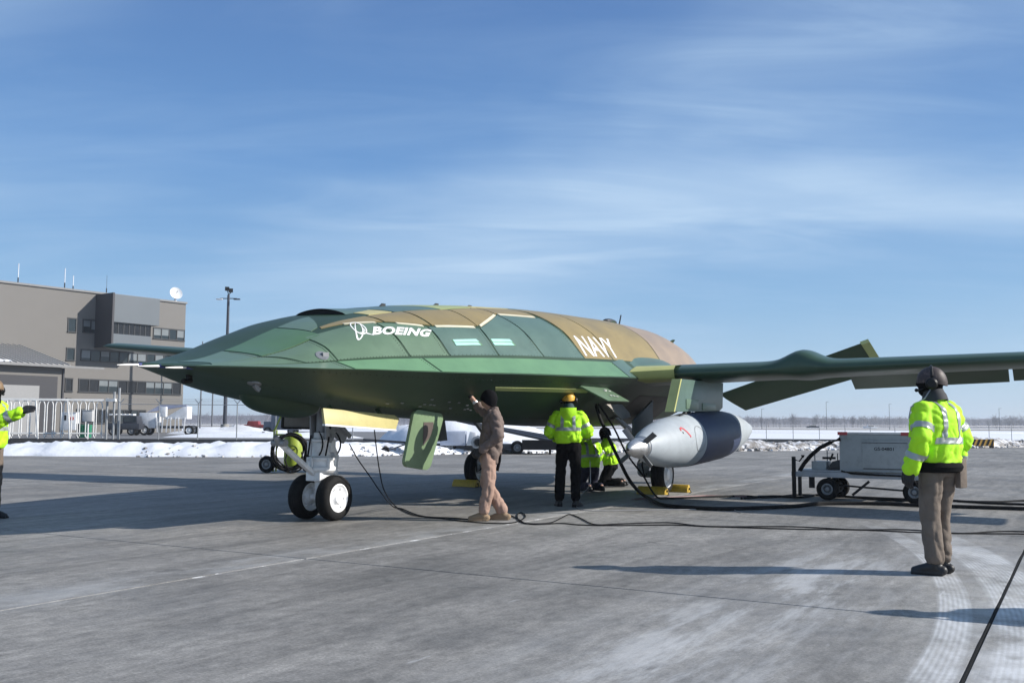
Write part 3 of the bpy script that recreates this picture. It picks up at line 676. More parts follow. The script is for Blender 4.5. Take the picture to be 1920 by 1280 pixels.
# nose gear doors
m = MB(); m.prism([(8.60, .93, 1.462), (7.14, .93, 1.392), (7.06, .95, 1.345), (7.17, .98, 1.205), (8.62, .98, 1.272)], (0, .035, .008)); dr = m.build('gear_door', primer, plane, bevel=.006, label='yellow primer coloured door')
m = MB(); m.bar((8.62, .995, 1.268), (7.17, .995, 1.200), .05, .022); m.build('door_edge', white_paint, dr)
m = MB(); m.prism([(7.74, -.44, 1.45), (6.60, -.44, 1.43), (6.62, -.46, 1.20), (7.73, -.46, 1.225)], (0, -.035, .0)); dr = m.build('gear_door', pbr('door_inside', (.36, .37, .37), .5, dirt=(.12, .13, .12)), plane, bevel=.006)
m = MB(); m.bar((7.75, -.435, 1.46), (7.74, -.455, 1.225), .03, .025); m.bar((7.74, -.455, 1.222), (6.6, -.455, 1.197), .03, .025); m.build('door_edge', black_paint, dr)
for x in (7.4, 8.35): m = MB(); m.bar((x, .93, 1.40), (x, .84, 1.50), .05, .03); m.build('door_hinge', g_dark, plane)
m = MB(); m.bar((7.25, -.3, 1.40), (6.72, -.2, 1.06), .05, .14); m.bar((7.0, -.3, 1.38), (6.72, -.2, 1.06), .04, .04); m.build('drag_brace', gear_g, plane)
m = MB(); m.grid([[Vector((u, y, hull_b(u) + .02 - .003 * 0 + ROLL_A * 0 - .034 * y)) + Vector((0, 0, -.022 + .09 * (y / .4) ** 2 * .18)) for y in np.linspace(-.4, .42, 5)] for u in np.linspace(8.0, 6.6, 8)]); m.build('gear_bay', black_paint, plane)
# camouflaged hatch hanging from the belly
H = [Vector(p) for p in ((6.936, 1.15, 1.486), (6.199, 1.15, 1.423), (6.335, 1.0, .634), (6.964, 1.0, .715))]
def hp(a, b, o=0.0):
    a_ = a; p = H[0].lerp(H[1], a_).lerp(H[3].lerp(H[2], a_), b); return p + Vector((0, o, 0))
def rounded(n=8, r=.17):
    out_ = []
    for cx, cy, a0 in ((1 - r, 1 - r * .7, 0), (r, 1 - r * .7, 90), (r, r * .7, 180), (1 - r, r * .7, 270)):
        for k in range(n): t = R(a0 + 90 * k / (n - 1)); out_.append((cx + r * math.cos(t), cy + r * .7 * math.sin(t)))
    return out_
hg_l = paint('hatch_green', (.19, .275, .155)); hg_b = paint('hatch_brown', (.13, .105, .095))
m = MB(); m.prism([hp(a, b) for a, b in rounded()], (0, -.05, 0)); ht = m.build('belly_hatch', hg_l, plane, bevel=.008, label='light green hatch with a brown patch')
def decal(poly, mat, o):
    m = MB(); m.prism([hp(a, b, o) for a, b in poly], (0, -.004, 0)); return m.build('camouflage_patch', mat, ht, smooth=False)
decal([(.36, .20), (.68, .17), (.72, .30), (.68, .44), (.52, .60), (.44, .44)], hg_b, .007)
for k in range(16):
    u, s = rnd.uniform(5.7, 7.6), rnd.uniform(-1.75, -1.35); m = MB(); q = [hull(u + a, s + b, .004) for a, b in ((-.03, -.02), (.03, -.015), (.035, .02), (-.02, .025))]; m.prism(q, (0, -.0, -.003)); m.build('stencil_mark', grey_metal, plane, smooth=False)
# ---- main gear
for sg in (1, -1):
    y0 = 2.06 * sg
    wheel(plane, (0, y0, .35), .35, .27, .245, sg, white_paint, 8, dish=.05)
    m = MB(); yi = sg * 1.72
    m.cyl((0, sg * 1.70, .35), (0, sg * 1.98, .35), .07, 14); m.cyl((0, yi, .30), (.10, yi, 1.55), .075, 18); m.cyl((.03, yi, .75), (.10, yi, 1.75), .115, 18)
    m.bar((.10, yi, .72), (.34, yi, .52), .08, .06); m.bar((.34, yi, .52), (.06, yi, .32), .08, .06); m.bar((.08, yi, .95), (1.3, sg * 1.5, 1.55), .07, .08)
    m.ball((.16, yi, .40), .10, 12, 8); m.cyl((.2, sg * 1.68, .48), (.2, sg * 1.86, .48), .06, 12)
    m.build('strut', gear_g, plane, bevel=.004)
    m = MB(); m.tube([Vector((.3, yi + sg * .06, .78)), Vector((.42, yi + sg * .1, .52)), Vector((.36, yi + sg * .12, .30)), Vector((.2, yi + sg * .1, .36))], .014, 6); m.build('brake_hose', cable_rub, plane); m = MB(); m.tube([Vector((.18, yi, 1.5)), Vector((.3, yi, 1.2)), Vector((.24, yi, .8)), Vector((.3, yi, .5))], .012, 6); m.build('brake_hose', cable_rub, plane)
    m = MB(); m.prism([(1.95, sg * 2.28, 1.36), (1.05, sg * 2.28, 1.72), (.92, sg * 2.24, .95), (1.86, sg * 2.24, .90)], (0, -sg * .04, 0)); m.build('gear_door', pbr('door_slate', (.085, .10, .10), .5), plane, bevel=.006)
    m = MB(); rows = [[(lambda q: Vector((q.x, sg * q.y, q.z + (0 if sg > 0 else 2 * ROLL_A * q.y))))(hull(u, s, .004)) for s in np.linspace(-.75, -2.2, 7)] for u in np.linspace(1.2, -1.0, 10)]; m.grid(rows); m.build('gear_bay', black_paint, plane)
m = MB(); m.prism([(2.55, 2.02, 1.63), (1.85, 2.02, 1.64), (1.62, 2.06, 1.50), (1.66, 2.10, 1.42), (2.05, 2.1, 1.37)], (0, -.03, 0)); m.build('gear_door', pbr('door_beige', (.36, .33, .29), .5), plane, bevel=.005)
# open access panel with its stay
P0 = [Vector(p) for p in ((3.80, 2.10, 1.875), (2.88, 2.10, 1.90), (2.20, 2.28, 1.665), (3.10, 2.28, 1.655))]
m = MB(); m.prism(P0, (0, .025, .02)); ap = m.build('access_panel', g_mid, plane, bevel=.004)
for a, b in ((.62, .30), (.72, .22), (.80, .30), (.62, .62), (.72, .66), (.50, .60)):
    p = P0[0].lerp(P0[1], a).lerp(P0[3].lerp(P0[2], a), b) + Vector((0, .028, .02)); m = MB(); m.bar(p, p + Vector((-.09, .004, -.008)), .006, .035, Vector((0, 1, 0))); m.build('stencil_mark', letter, ap)
# ---- pylon under the left wing
PY = 3.3
def pz(u): return 1.995 - .003 * u
m = MB(); t_ = .075
m.prism([(2.62, PY - t_, 2.03), (.35, PY - t_, 2.05), (.40, PY - t_, 1.60), (.62, PY - t_, 1.53), (2.60, PY - t_, 1.50), (2.95, PY - t_, 1.50)], (0, 2 * t_, 0)); py = m.build('pylon', g_teal, plane, bevel=.01)
m = MB(); m.prism([(2.985, PY - t_ * 1.02, 1.495), (2.985, PY + t_ * 1.02, 1.495), (2.645, PY + t_ * 1.02, 2.03), (2.645, PY - t_ * 1.02, 2.03)], (-.05, 0, 0)); m.build('pylon_front', pbr('fairing_primer', (0, 0, 0)), py)
m = MB(); m.box((2.1, PY + t_ + .006, 1.63), (.62, .012, .16)); m.box((1.2, PY + t_ + .006, 1.60), (.75, .012, .12)); m.build('access_cover', g_mid, py, bevel=.004)
m = MB()
for k in range(7): m.ball((2.4 - .2 * k, PY + .05, 1.47 + .012 * (k % 2)), .045, 8, 6, (1.5, 1, .8))
m.build('sway_brace', black_paint, py)
# ------------------------------------------------------------------ refuelling pod hung under the left wing
pod_rot = math.atan2(.27, 6.03)
a0, a1 = Vector((4.70, PY, .935)), Vector((-1.33, PY, 1.205))
pod = empty('refuelling_pod', aw(1.7, PY, 1.07), ARZ, 'grey streamlined refuelling pod with dark blue band hanging under the wing', 'refuelling pod')
d_ = (a1 - a0).normalized(); o_ = Vector((1.7, PY, 1.07))
def pl_(t, r=0, ang=0):
    p, q = frame(d_); return a0 - o_ + d_ * t + (p * math.cos(ang) + q * math.sin(ang)) * r
pod_g = pbr('pod_grey', (.35, .385, .41), .55, var=.07, dirt=(.25, .26, .28), dirt_amt=.25)
pod_b = pbr('pod_blue', (.036, .052, .105), .5, var=.12)
prof = pchip([.52, .8, 1.2, 1.7, 2.2, 2.7, 3.2, 3.9, 4.4, 5.0, 5.5, 5.78], [.165, .255, .335, .395, .425, .435, .435, .430, .405, .330, .245, .185])
def seg(t0, t1, n, off=0.0): return [(t, prof(t) + off) for t in np.linspace(t0, t1, n)]
m = MB(); m.lathe([(.50, .12)] + seg(.52, 5.78, 48) + [(5.80, .14)], pl_(0), d_, 40); body = m.build('body', pod_g, pod)
m = MB(); q = seg(2.30, 4.30, 16, .004); m.lathe([(2.30, prof(2.30) - .01)] + q + [(4.30, prof(4.30) - .01)], pl_(0), d_, 40, False); m.build('blue_band', pod_b, pod)
m = MB(); m.lathe([(5.78, .14), (5.80, .15), (6.0, .14), (6.04, .11), (6.06, .0)], pl_(0), d_, 24, False); m.build('tail_cap', pod_g, pod)
chrome = pbr('bright_metal', (.50, .50, .50), .40, .9, var=.12, dirt=(.2, .2, .2))
m = MB(); m.lathe([(0, .004), (.015, .03), (.06, .06), (.16, .105), (.28, .135), (.34, .142), (.35, .150), (.40, .150), (.41, .14), (.44, .14), (.45, .155), (.51, .158), (.53, .12)], pl_(0), d_, 32, False); m.build('spinner', chrome, pod)
m = MB(); m.ball(pl_(.0), .022, 8, 6); m.build('spinner_tip', black_paint, pod)
bl_m = pbr('blade_grey', (.10, .105, .11), .45, .3)
for k in range(4):
    an = R(38 + 90 * k); p, q = frame(d_); rd = p * math.cos(an) + q * math.sin(an); tn = d_.cross(rd); ch = (tn * .80 + d_ * .6).normalized()
    m = MB(); c0 = pl_(.38) + rd * .13; c1 = pl_(.38) + rd * .34
    m.prism([c0 - ch * .04, c1 - ch * .045, c1 + ch * .045, c0 + ch * .04], ch.cross(rd) * .018); m.build('blade', bl_m, pod, bevel=.004)
red = pbr('red_mark', (.55, .07, .08), .5)
def on_pod(t, a, off=.004): return pl_(t, prof(t) + off, a)
p_, q_ = frame(d_)
out_ang = math.atan2(q_.dot(Vector((0, 1, 0))), p_.dot(Vector((0, 1, 0))))         # outboard side
up_s_ = 1 if math.cos(out_ang) * 0 + (pl_(2, 1, out_ang + .3) - pl_(2, 1, out_ang)).z > 0 else -1
def podstroke(pts_, w_, mat, name):
    pts_ = [tuple(np.array(pts_[i]) + (np.array(pts_[i + 1]) - np.array(pts_[i])) * k / 6) for i in range(len(pts_) - 1) for k in range(6)] + [pts_[-1]]
    m = MB(); rows = []
    for i, (t, a) in enumerate(pts_):
        t0, a0_ = pts_[max(i - 1, 0)]; t1, a1_ = pts_[min(i + 1, len(pts_) - 1)]; dv = Vector((t1 - t0, (a1_ - a0_) * .4)).normalized(); nv = Vector((-dv.y, dv.x))
        rows.append([on_pod(t + nv.x * w_, out_ang + up_s_ * (a + nv.y * w_ / .4)), on_pod(t - nv.x * w_, out_ang + up_s_ * (a - nv.y * w_ / .4))])
    return m.grid(rows).build(name, mat, pod)
podstroke([(1.40, .58), (1.42, .68), (1.47, .71), (1.52, .62), (1.59, .42), (1.65, .24)], .017, red, 'red_marking')
podstroke([(1.42, .48), (1.445, .48)], .016, black_paint, 'filler_dot')
podstroke([(2.02 + .20 * math.cos(t), .12 + .5 * math.sin(t)) for t in np.linspace(0, 6.28, 30)], .005, grey_metal, 'cover_outline')
podstroke([(1.95, 1.42), (2.15, 1.42)], .035, black_paint, 'filler_cap')
# ------------------------------------------------------------------ wheel chocks
ch_y = pbr('chock_yellow', (.50, .33, .03), .55, dirt=(.12, .09, .03), dirt_amt=.5, scale=9)
def chock(u, y, label):
    o = empty('wheel_chock', aw(u, y, 0), ARZ, label, 'wheel chock', 'yellow wheel chocks at the main wheels'); m = MB()
    m.prism([(-.11, -.28, 0), (.11, -.28, 0), (.09, -.28, .07), (.03, -.28, .145), (-.03, -.28, .145), (-.09, -.28, .07)], (0, .56, 0)); m.build('block', ch_y, o, bevel=.012)
    m = MB(); m.cyl((0, .281, .07), (0, .30, .07), .02, 8); m.tube([Vector((0, .29, .07)), Vector((.05, .33, .03)), Vector((.1, .36, .008)), Vector((.25, .38, .008))], .008, 6); m.build('cord', cable_rub, o)
chock(.42, 2.02, 'yellow chock lying in front of the main wheel under the pod')
chock(-.42, 2.16, 'yellow chock lying behind the main wheel under the pod')
chock(.44, -2.05, 'shaded yellow chock by the far main wheel behind the man in tan')
# ------------------------------------------------------------------ snow, lot, far ground
def snow_mat(name, dirt_lo, dirt_hi, scale=1.2):
    m = bpy.data.materials.new(name); m.use_nodes = True; t = m.node_tree; b = t.nodes['Principled BSDF']
    g = N(t, 'ShaderNodeNewGeometry')
    a = N(t, 'ShaderNodeTexNoise', i_Scale=scale, i_Detail=8.0, i_Roughness=.68); t.links.new(g.outputs['Position'], a.inputs[0])
    c = N(t, 'ShaderNodeTexNoise', i_Scale=.12, i_Detail=5.0, i_Roughness=.6); t.links.new(g.outputs['Position'], c.inputs[0])
    col_ = mix(t, ramp(t, a.outputs[0], [(dirt_lo, 0.0), (dirt_hi, 1.0)]), (.72, .74, .78), (.22, .20, .18))
    col_ = mix(t, math_(t, 'MULTIPLY', ramp(t, c.outputs[0], [(.50, 0.0), (.72, 1.0)]), .35), col_, (.42, .41, .39))
    t.links.new(col_, b.inputs['Base Color']); b.inputs['Roughness'].default_value = .75
    bp = N(t, 'ShaderNodeBump', i_Strength=.6, i_Distance=.08); t.links.new(a.outputs[0], bp.inputs['Height']); t.links.new(bp.outputs[0], b.inputs['Normal'])
    return m
snow = snow_mat('snow', .60, .78); snow_d = snow_mat('dirty_snow', .36, .58, 2.2)
asph = pbr('lot_asphalt', (.15, .15, .155), .85, var=.2, scale=.3, coords='World')
field_b = pbr('dead_grass', (.23, .20, .17), .9, var=.3, scale=.02, coords='World')
m = MB(); G_ = 2600
m.add([(-G_, -900, -.06), (G_, -900, -.06), (G_, G_, -.06), (-G_, G_, -.06)], [(0, 1, 2, 3)]); m.build('snow_field', snow, smooth=False, kind='structure')
m = MB(); m.add([(-140, 77.5, -.02), (-9, 77.5, -.02), (-6, 155, -.02), (-140, 155, -.02)], [(0, 1, 2, 3)]); m.build('parking_lot', asph, smooth=False, kind='structure')
m = MB()
for (y0, y1, x0, x1) in ((300, 420, -200, 900), (520, 900, -500, 1400)): m.add([(x0, y0, -.03), (x1, y0, -.03), (x1 * 1.3, y1, -.03), (x0 * 1.3, y1, -.03)], [(0, 1, 2, 3)])
m.build('far_fields', field_b, smooth=False, kind='structure')
def bank(x0, x1, nx, ny, name, mat, seed=0.0, hs=1.0):
    rows = []
    for i in range(nx + 1):
        x = x0 + (x1 - x0) * i / nx; row = []
        for j in range(ny + 1):
            t = j / ny; d = 9.0 * t ** 1.5
            p = Vector((x, berm_y(x) + d + .25 * noise.noise(Vector((x * .8, seed, 0))) * (1 - t), 0))
            h = .52 * min(1, d / .9) ** .8 * (1 - .55 * max(0, (d - 2.2) / 6.8)) * hs * (.8 + .45 * noise.noise(Vector((x * .16, seed, 1))))
            h += (.16 * noise.noise(p * 1.3) + .10 * noise.noise(p * 3.7) + .06 * abs(noise.noise(p * 8.0))) * min(1, d / .8) * (1 if t < .75 else (1 - t) * 4)
            if t > .85: h *= (1 - t) / .15
            row.append(Vector((p.x, p.y, max(h, -.02) if j else -.03)))
        rows.append(row)
    return MB().grid(rows).build(name, mat, kind='structure', angle=180)
bank(-70, 3, 420, 22, 'snow_bank', snow, 2.0, .95)
bank(3, 70, 380, 22, 'snow_bank', snow_d, 5.0, 1.0)
m = MB()
for k in range(1500):
    x = rnd.uniform(2, 60) if k % 4 else rnd.uniform(-14, 4); d = abs(rnd.gauss(.3, .5)) - .1
    y = berm_y(x) + d; r = rnd.uniform(.03, .13) * (1 if x > 2 else .7); h = .35 * min(1, max(d, 0) / .9)
    M_ = Matrix.Rotation(rnd.uniform(0, 6), 3, 'Z') @ Matrix.Rotation(rnd.uniform(-.6, .6), 3, 'X')
    m.ball((x, y, h + r * .2), r, 5, 4, (rnd.uniform(.7, 1.5), rnd.uniform(.6, 1.2), rnd.uniform(.5, 1.0)), M_)
m.build('snow_clods', snow_d, smooth=False, kind='stuff')
# low pile by the lamp mast and heap behind the tow bar
for (cx, cy, rx, ry, h, sd) in ((-31.5, 112, 7.5, 3, .8, 3), (-3.0, 66, 6.0, 3.0, 1.9, 8), (-22, 88, 9, 2.5, .45, 11)):
    rows = [[Vector((cx + rx * a * math.cos(t), cy + ry * a * math.sin(t), -.03 + h * max(0, 1 - a * a) ** .8 * (1 + .7 * noise.noise(Vector((a * 3 * math.cos(t), a * 3 * math.sin(t), sd))) + .25 * noise.noise(Vector((a * 9 * math.cos(t), a * 9 * math.sin(t), sd)))))) for a in np.linspace(0.02, 1, 14)] for t in np.linspace(0, 2 * math.pi, 36)[:-1]]
    MB().grid(rows, True).build('snow_pile', snow, kind='structure', angle=180)
# ------------------------------------------------------------------ office building
BR = Vector((-41.6, 125.0, 0)); BE = Vector((.6, .8, 0)); BN = Vector((.8, -.6, 0))       # right corner, along the front, outward
def fac(px, py, off=0.0):                       # pixel -> (s along front, z) on a plane off metres before the front
    d = ray(px, py); o = Vector((0, 0, CAM_H)); t = ((BR + BN * off) - o).dot(BN) / d.dot(BN); p = o + d * t - BR
    return p.dot(BE), p.z
brz = math.atan2(BE.y, BE.x)
bld = empty('office_building', BR, brz, 'taupe four storey office building with ribbon windows and a projecting blue grey bay', 'building')
# local frame: x along the front (0 at the right corner, negative to the left), y inwards, z up
wall_m = pbr('taupe_wall', (.158, .150, .140), .8, var=.05, scale=.4, bump=.05, bscale=3)
glass = pbr('window_glass', (.018, .026, .030), .12, var=.3, scale=.5, spec=.6)
glass2 = pbr('window_blind', (.15, .17, .18), .35, var=.12, scale=.6)
glass3 = pbr('window_dark', (.010, .011, .013), .2)
frame_m = pbr('window_frame', (.025, .028, .032), .5)
panel_b = pbr('bay_panel', (.088, .106, .122), .5, .0, var=.05, scale=.3)
bay_dark = pbr('dark_trim_bay_shade', (.028, .028, .034), .6)  # dark trim; also carries the shade of the bay's left side as colour
roof_c = pbr('roof_grey', (.20, .20, .20), .7)
H_B = 16.35
m = MB(); m.box((-40, 12.5, H_B / 2), (80, 25, H_B)); m.build('wall', wall_m, bld, smooth=False)
m = MB(); m.box((-40, -.03, H_B + .06), (80.2, .30, .22)); m.box((.02, 12.5, H_B + .06), (.30, 25, .22)); m.build('roof_edge', roof_c, bld, smooth=False)
def window(px0, py0, px1, py1, n, off=0.0, kinds=(0, 1, 1, 2), name='window', both=None):
    s0, za = fac(px0, py0, off); s1, zb = fac(px1, py1, off)
    s0b, zl = fac(px0, (both or (0, 0))[0] or py0, off)
    ztop, zbot = za, zb
    y = -off
    m = MB(); f = .09
    L = s1 - s0
    m.box(((s0 + s1) / 2, y - .04, ztop), (L + .12, .12, .12)); m.box(((s0 + s1) / 2, y - .06, zbot), (L + .16, .18, .10))
    for k in range(n + 1): m.box((s0 + L * k / n, y - .04, (ztop + zbot) / 2), (f, .10, ztop - zbot - .11))
    w_ = m.build(name, frame_m, bld, smooth=False)
    for k in range(n):
        kd = rnd.choice(kinds); a, b = s0 + L * k / n + f / 2, s0 + L * (k + 1) / n - f / 2
        mm = MB(); 
        cut = zbot + (ztop - zbot) * (rnd.uniform(.25, .6) if kd == 1 else 0)
        mm.add([(a, y - .015, zbot), (b, y - .015, zbot), (b, y - .015, ztop), (a, y - .015, ztop)], [(0, 1, 2, 3)]); mm.build('pane', [glass, glass, glass3][kd], w_, smooth=False)
        if kd == 1:
            mm = MB(); mm.add([(a + .02, y - .022, cut), (b - .02, y - .022, cut), (b - .02, y - .022, ztop - .05), (a + .02, y - .022, ztop - .05)], [(0, 1, 2, 3)]); mm.build('blind', glass2, w_, smooth=False)
    return w_
# (left top x,y ; right bottom x,y)
window(128, 596, 142, 623, 1, kinds=(0,)); window(156, 599, 184, 625, 2, kinds=(1,)); window(288, 614, 345, 639, 4, kinds=(1, 1, 0))
window(125, 652, 139, 676, 1, kinds=(0,)); window(152, 655, 338, 686, 11, kinds=(1, 1, 1, 0))
window(123, 709, 135, 734, 1, kinds=(2,)); window(148, 710, 338, 740, 11, kinds=(1, 2, 2, 1, 2))
window(144, 767, 196, 793, 4, kinds=(2,)); window(204, 768, 272, 792, 5, kinds=(2, 2, 0)); 
# projecting bay
OFF = 3.5
sL, zt_ = fac(215, 551, OFF); sR, zt2 = fac(300, 562, OFF); _, zw1 = fac(213, 603, OFF); _, zw0 = fac(212, 625, OFF); _, zb_ = fac(212, 648, OFF)
bay = empty('bay', (0, 0, 0), 0, parent=bld)
def bx(a, b, y0, y1, z0, z1): return MB().box(((a + b) / 2, (y0 + y1) / 2, (z0 + z1) / 2), (b - a, y1 - y0, z1 - z0))
bx(sL, sR, -OFF, 2.0, zw1, zt_).build('upper_panel', panel_b, bay, smooth=False)
bx(sL, sR - 1.0, -OFF, 0, zb_, zw0).build('lower_panel', panel_b, bay, smooth=False)
bx(sL + .1, sR - .9, -OFF + .35, 0, zw0, zw1).build('ribbon_window', glass3, bay, smooth=False)
bx(sL - .25, sL - .003, -OFF - .1, 2.0, zb_ - .1, zt_ + .15).build('shaded_side', bay_dark, bay, smooth=False)  # near-black slab: shade of the bay's sunless side put into its colour
m = MB()
for k in range(8): m.box((sL + .1 + (sR - sL - 1.0) * k / 7, -OFF + .33, (zw0 + zw1) / 2), (.08, .06, zw1 - zw0 - .01))
m.build('window_mullion', frame_m, bay, smooth=False, kind='stuff')
# wall lamp
s, z = fac(127, 748, 0); m = MB(); m.box((s, -.18, z), (.8, .36, .3), taper=.6); m.build('wall_lamp', black_paint, bld, smooth=False)
# annex with standing seam roof and a big door
AOFF = 10.0
sA, zA = fac(118, 690, AOFF); _, zRf = fac(60, 652, .2)
ann = empty('annex', BR, brz, 'low annex with standing seam shed roof and a large sectional door', 'building')
zE = fac(118, 690, AOFF)[1]; zTop = zE + 2.6
m = MB(); m.box(((sA - 40) / 2 + sA / 2, -AOFF / 2 - .05, zE / 2), (40, AOFF - .1, zE)); m.build('wall', wall_m, ann, smooth=False)
m = MB(); m.prism([(sA + .4, -AOFF - .8, zE + .02), (sA + .4, -.05, zTop), (sA + .4, -.05, zTop + .25), (sA + .4, -AOFF - .8, zE + .27)], (-41, 0, 0)); m.build('roof', pbr('annex_roof', (.30, .29, .28), .6), ann, smooth=False)
m = MB(); m.prism([(sA, -AOFF + .1, zE), (sA, -.06, zE), (sA, -.06, zTop - .02)], (-40, 0, 0)); m.build('gable', wall_m, ann, smooth=False)
rib = None
for k in range(46):
    if rib is None:
        mm = MB(); mm.bar((0, -AOFF - .8, zE + .30), (0, -.06, zTop + .28), .09, .14); rib = mm.build('roof_seam', pbr('annex_roof', (0, 0, 0)), ann, smooth=False); o = rib
    else: o = bpy.data.objects.new('roof_seam', rib.data); col.objects.link(o); o.parent = ann
    o.location = (sA + .3 - k * .6, 0, 0)
sD, zD = fac(107, 706, AOFF)
door_m = pbr('door_grey', (.26, .26, .26), .6, var=.04)
m = MB(); m.box((sD - 9, -AOFF - .02, zD / 2), (18, .25, zD)); dd = m.build('door_surround', bay_dark, ann, smooth=False)
sD2, zD2 = fac(98, 703, AOFF); sP, zP = fac(97, 706, AOFF)
m = MB(); zi = zD - 1.0; m.box((sD - 1.9 - 8, -AOFF - .16, zi / 2), (16, .10, zi)); m.build('sectional_door', door_m, dd, smooth=False)
m = MB(); m.box((sA + .06, -AOFF - .06, zE / 2), (.16, .16, zE)); m.build('downpipe', bay_dark, ann, smooth=False)
m = MB(); m.box((sA - 8, -AOFF - .9, zE + .12), (24, .2, .22)); m.build('gutter', roof_c, ann, smooth=False)
rows = [[Vector((sA - 5.5 - 9 * i / 40, -AOFF - .55 + .7 * j / 4, zE + .30 + (2.6 / 10.7) * (.25 + .7 * j / 4) + (.16 * abs(noise.noise(Vector((i * .35, j, 2)))) + .08) * (1 if 0 < j < 4 else .0)))  for j in range(5)] for i in range(41)]
MB().grid(rows).build('roof_snow', snow, ann, angle=180)
# things on the roof
def on_roof(px, dep=3.0): s, _ = fac(px, 560); return BR + BE * s - BN * dep + Vector((0, 0, H_B))
for px, y0, y1, lab in ((39, 490, 526, 'tall white whip antenna leftmost on the office roof'), (127, 504, 541, 'white whip antenna on the office roof left of the short one'), (143, 520, 545, 'short white whip antenna on the office roof'), (206, 519, 552, 'thin grey rod antenna above the projecting bay')):
    b = on_roof(px, .8); h = (y1 - y0) / 1850 * b.y + .3; o = empty('roof_antenna', b, 0, lab, 'antenna', 'antennas on the office roof')
    m = MB(); m.cyl((0, 0, 0), (0, 0, h * .35), .07, 8); m.build('mount', frame_m, o); m = MB(); m.cyl((0, 0, h * .35), (0, 0, h), .045 if px != 206 else .02, 8); m.build('whip', white_paint if px != 206 else frame_m, o)
b = on_roof(346, 2.0); o = empty('satellite_dish', b, math.atan2(-b.y, -b.x) + .35, 'white satellite dish on the right corner of the office roof', 'satellite dish')
m = MB(); m.cyl((0, 0, 0), (0, 0, .5), .22, 12); m.cone((0, 0, .5), (0, 0, 1.1), .12, .10, 10); m.build('pedestal', white_paint, o)
m = MB(); m.lathe([(.0, .02), (.05, .3), (.16, .58), (.32, .80), (.30, .82), (.12, .60), (-.03, .3), (-.06, .02)], (-.02, 0, 1.35), (1, 0, .35), 28); m.build('reflector', white_paint, o)
m = MB(); m.bar((.0, 0, 1.35), (.62, 0, 1.60), .04, .04); m.box((.64, 0, 1.61), (.12, .12, .12)); m.build('feed', grey_metal, o)
# ------------------------------------------------------------------ masts and poles
mb_ = at(421, 812, 118); mb_.z = 0
o = empty('light_mast', mb_, 0, 'tall dark light mast with floodlights behind the nose of the aircraft', 'light mast')
mast_m = pbr('mast_blue', (.03, .035, .05), .5)
m = MB(); m.cyl((0, 0, -.05), (0, 0, 1.1), .48, 16); m.build('footing', pbr('footing_concrete', (.30, .29, .27), .8), o)
m = MB(); m.cone((0, 0, 1.1), (0, 0, 16.6), .24, .15, 12); m.build('pole', mast_m, o)
m = MB(); m.bar((-1.0, 0, 16.15), (1.0, 0, 16.15), .10, .10); m.build('crossarm', mast_m, o)
for s in (-1, 1): m = MB(); m.box((s * 1.05, -.1, 16.05), (.75, .4, .14)); m.build('lamp_head', mast_m if s > 0 else white_paint, o, bevel=.03)
for (x, z) in ((-.15, 17.3), (.3, 17.1)): m = MB(); m.box((x, -.15, z), (.5, .4, .45), rz=.3); m.bar((x, 0, z - .2), (0, 0, 16.6), .08, .08); m.build('floodlight', black_paint, o)
pole_m = pbr('pole_grey', (.16, .17, .19), .5, .2)
def light_pole(px, py_top, d, label, arm=0, base=0.0):
    t = at(px, py_top, d); o = empty('light_pole', (t.x, d, base), 0, label, 'light pole', 'light poles around the airfield'); m = MB(); m.cone((0, 0, -.1), (0, 0, t.z - base), .11, .07, 8); m.build('pole', pole_m, o)
    if arm: m = MB(); m.bar((0, 0, t.z - .1), (arm, 0, t.z), .08, .08); m.build('arm', pole_m, o)
light_pole(380, 640, 122, 'thin grey pole just left of the dark mast, under the nose'); light_pole(402, 640, 128, 'thin grey pole nearest the dark mast, under the nose')
light_pole(1428, 766, 330, 'far pole right of the pod tail', .9); light_pole(1549, 753, 330, 'far pole left of the grey generator box', .9); light_pole(1667, 757, 330, 'far pole above the grey generator box', .9)
light_pole(1873, 765, 330, 'far pole right of the man in the foreground', .9); light_pole(1462, 781, 420, 'short far pole among the trees by the pod tail')
# ------------------------------------------------------------------ fence and sliding gate
gal = pbr('galvanised', (.34, .35, .36), .45, .4); gate_w = pbr('gate_white', (.72, .72, .71), .45)
def fence(pts, h, label, arms=True, rails=(.97,), wires=3):
    o = empty('security_fence', pts[0], 0, label, 'fence'); L = [p - pts[0] for p in pts]
    for p in L:
        m = MB(); m.cyl(p + Vector((0, 0, -.1)), p + Vector((0, 0, h)), .045 if arms else .028, 8)
        if arms: m.bar(p + Vector((0, 0, h)), p + Vector((-.28, 0, h + .34)), .05, .05); m.bar(p + Vector((0, 0, h)), p + Vector((.28, 0, h + .34)), .05, .05)
        m.build('post', gal, o)
    for r in rails:
        for a, b in zip(L, L[1:]): m = MB(); m.cyl(a + Vector((0, 0, h * r)), b + Vector((0, 0, h * r)), .03 if arms else .014, 6); m.build('rail', gal, o)
    for k in range(wires):
        f = (k + 1) / 3.2; m = MB(); m.tube([p + Vector((.28 * f, 0, h + .34 * f)) for p in L], .008, 4); m.build('wire', gal, o)
    return o
fence([Vector((-30.0 + 2.95 * k, 75.8 + .15 * k, -.02)) for k in range(9)], 2.75, 'galvanised fence with barbed wire arms in front of the white ground equipment')
fence([Vector((14.5 + 2.6 * k, 84 + .9 * k, -.02)) for k in range(16)], 1.35, 'low wire fence beyond the dirty snow on the right', False, (.98, .5), 0)
gt = empty('sliding_gate', (0, 0, 0), 0, 'white welded sliding gate with rounded openings beside the left marshaller', 'gate')
gA, gB = at(-60, 822, 73.5), at(192, 822, 76); gA.z = gB.z = .0; gd = (gB - gA); gL = gd.length; gd.normalize()
HG = 2.95
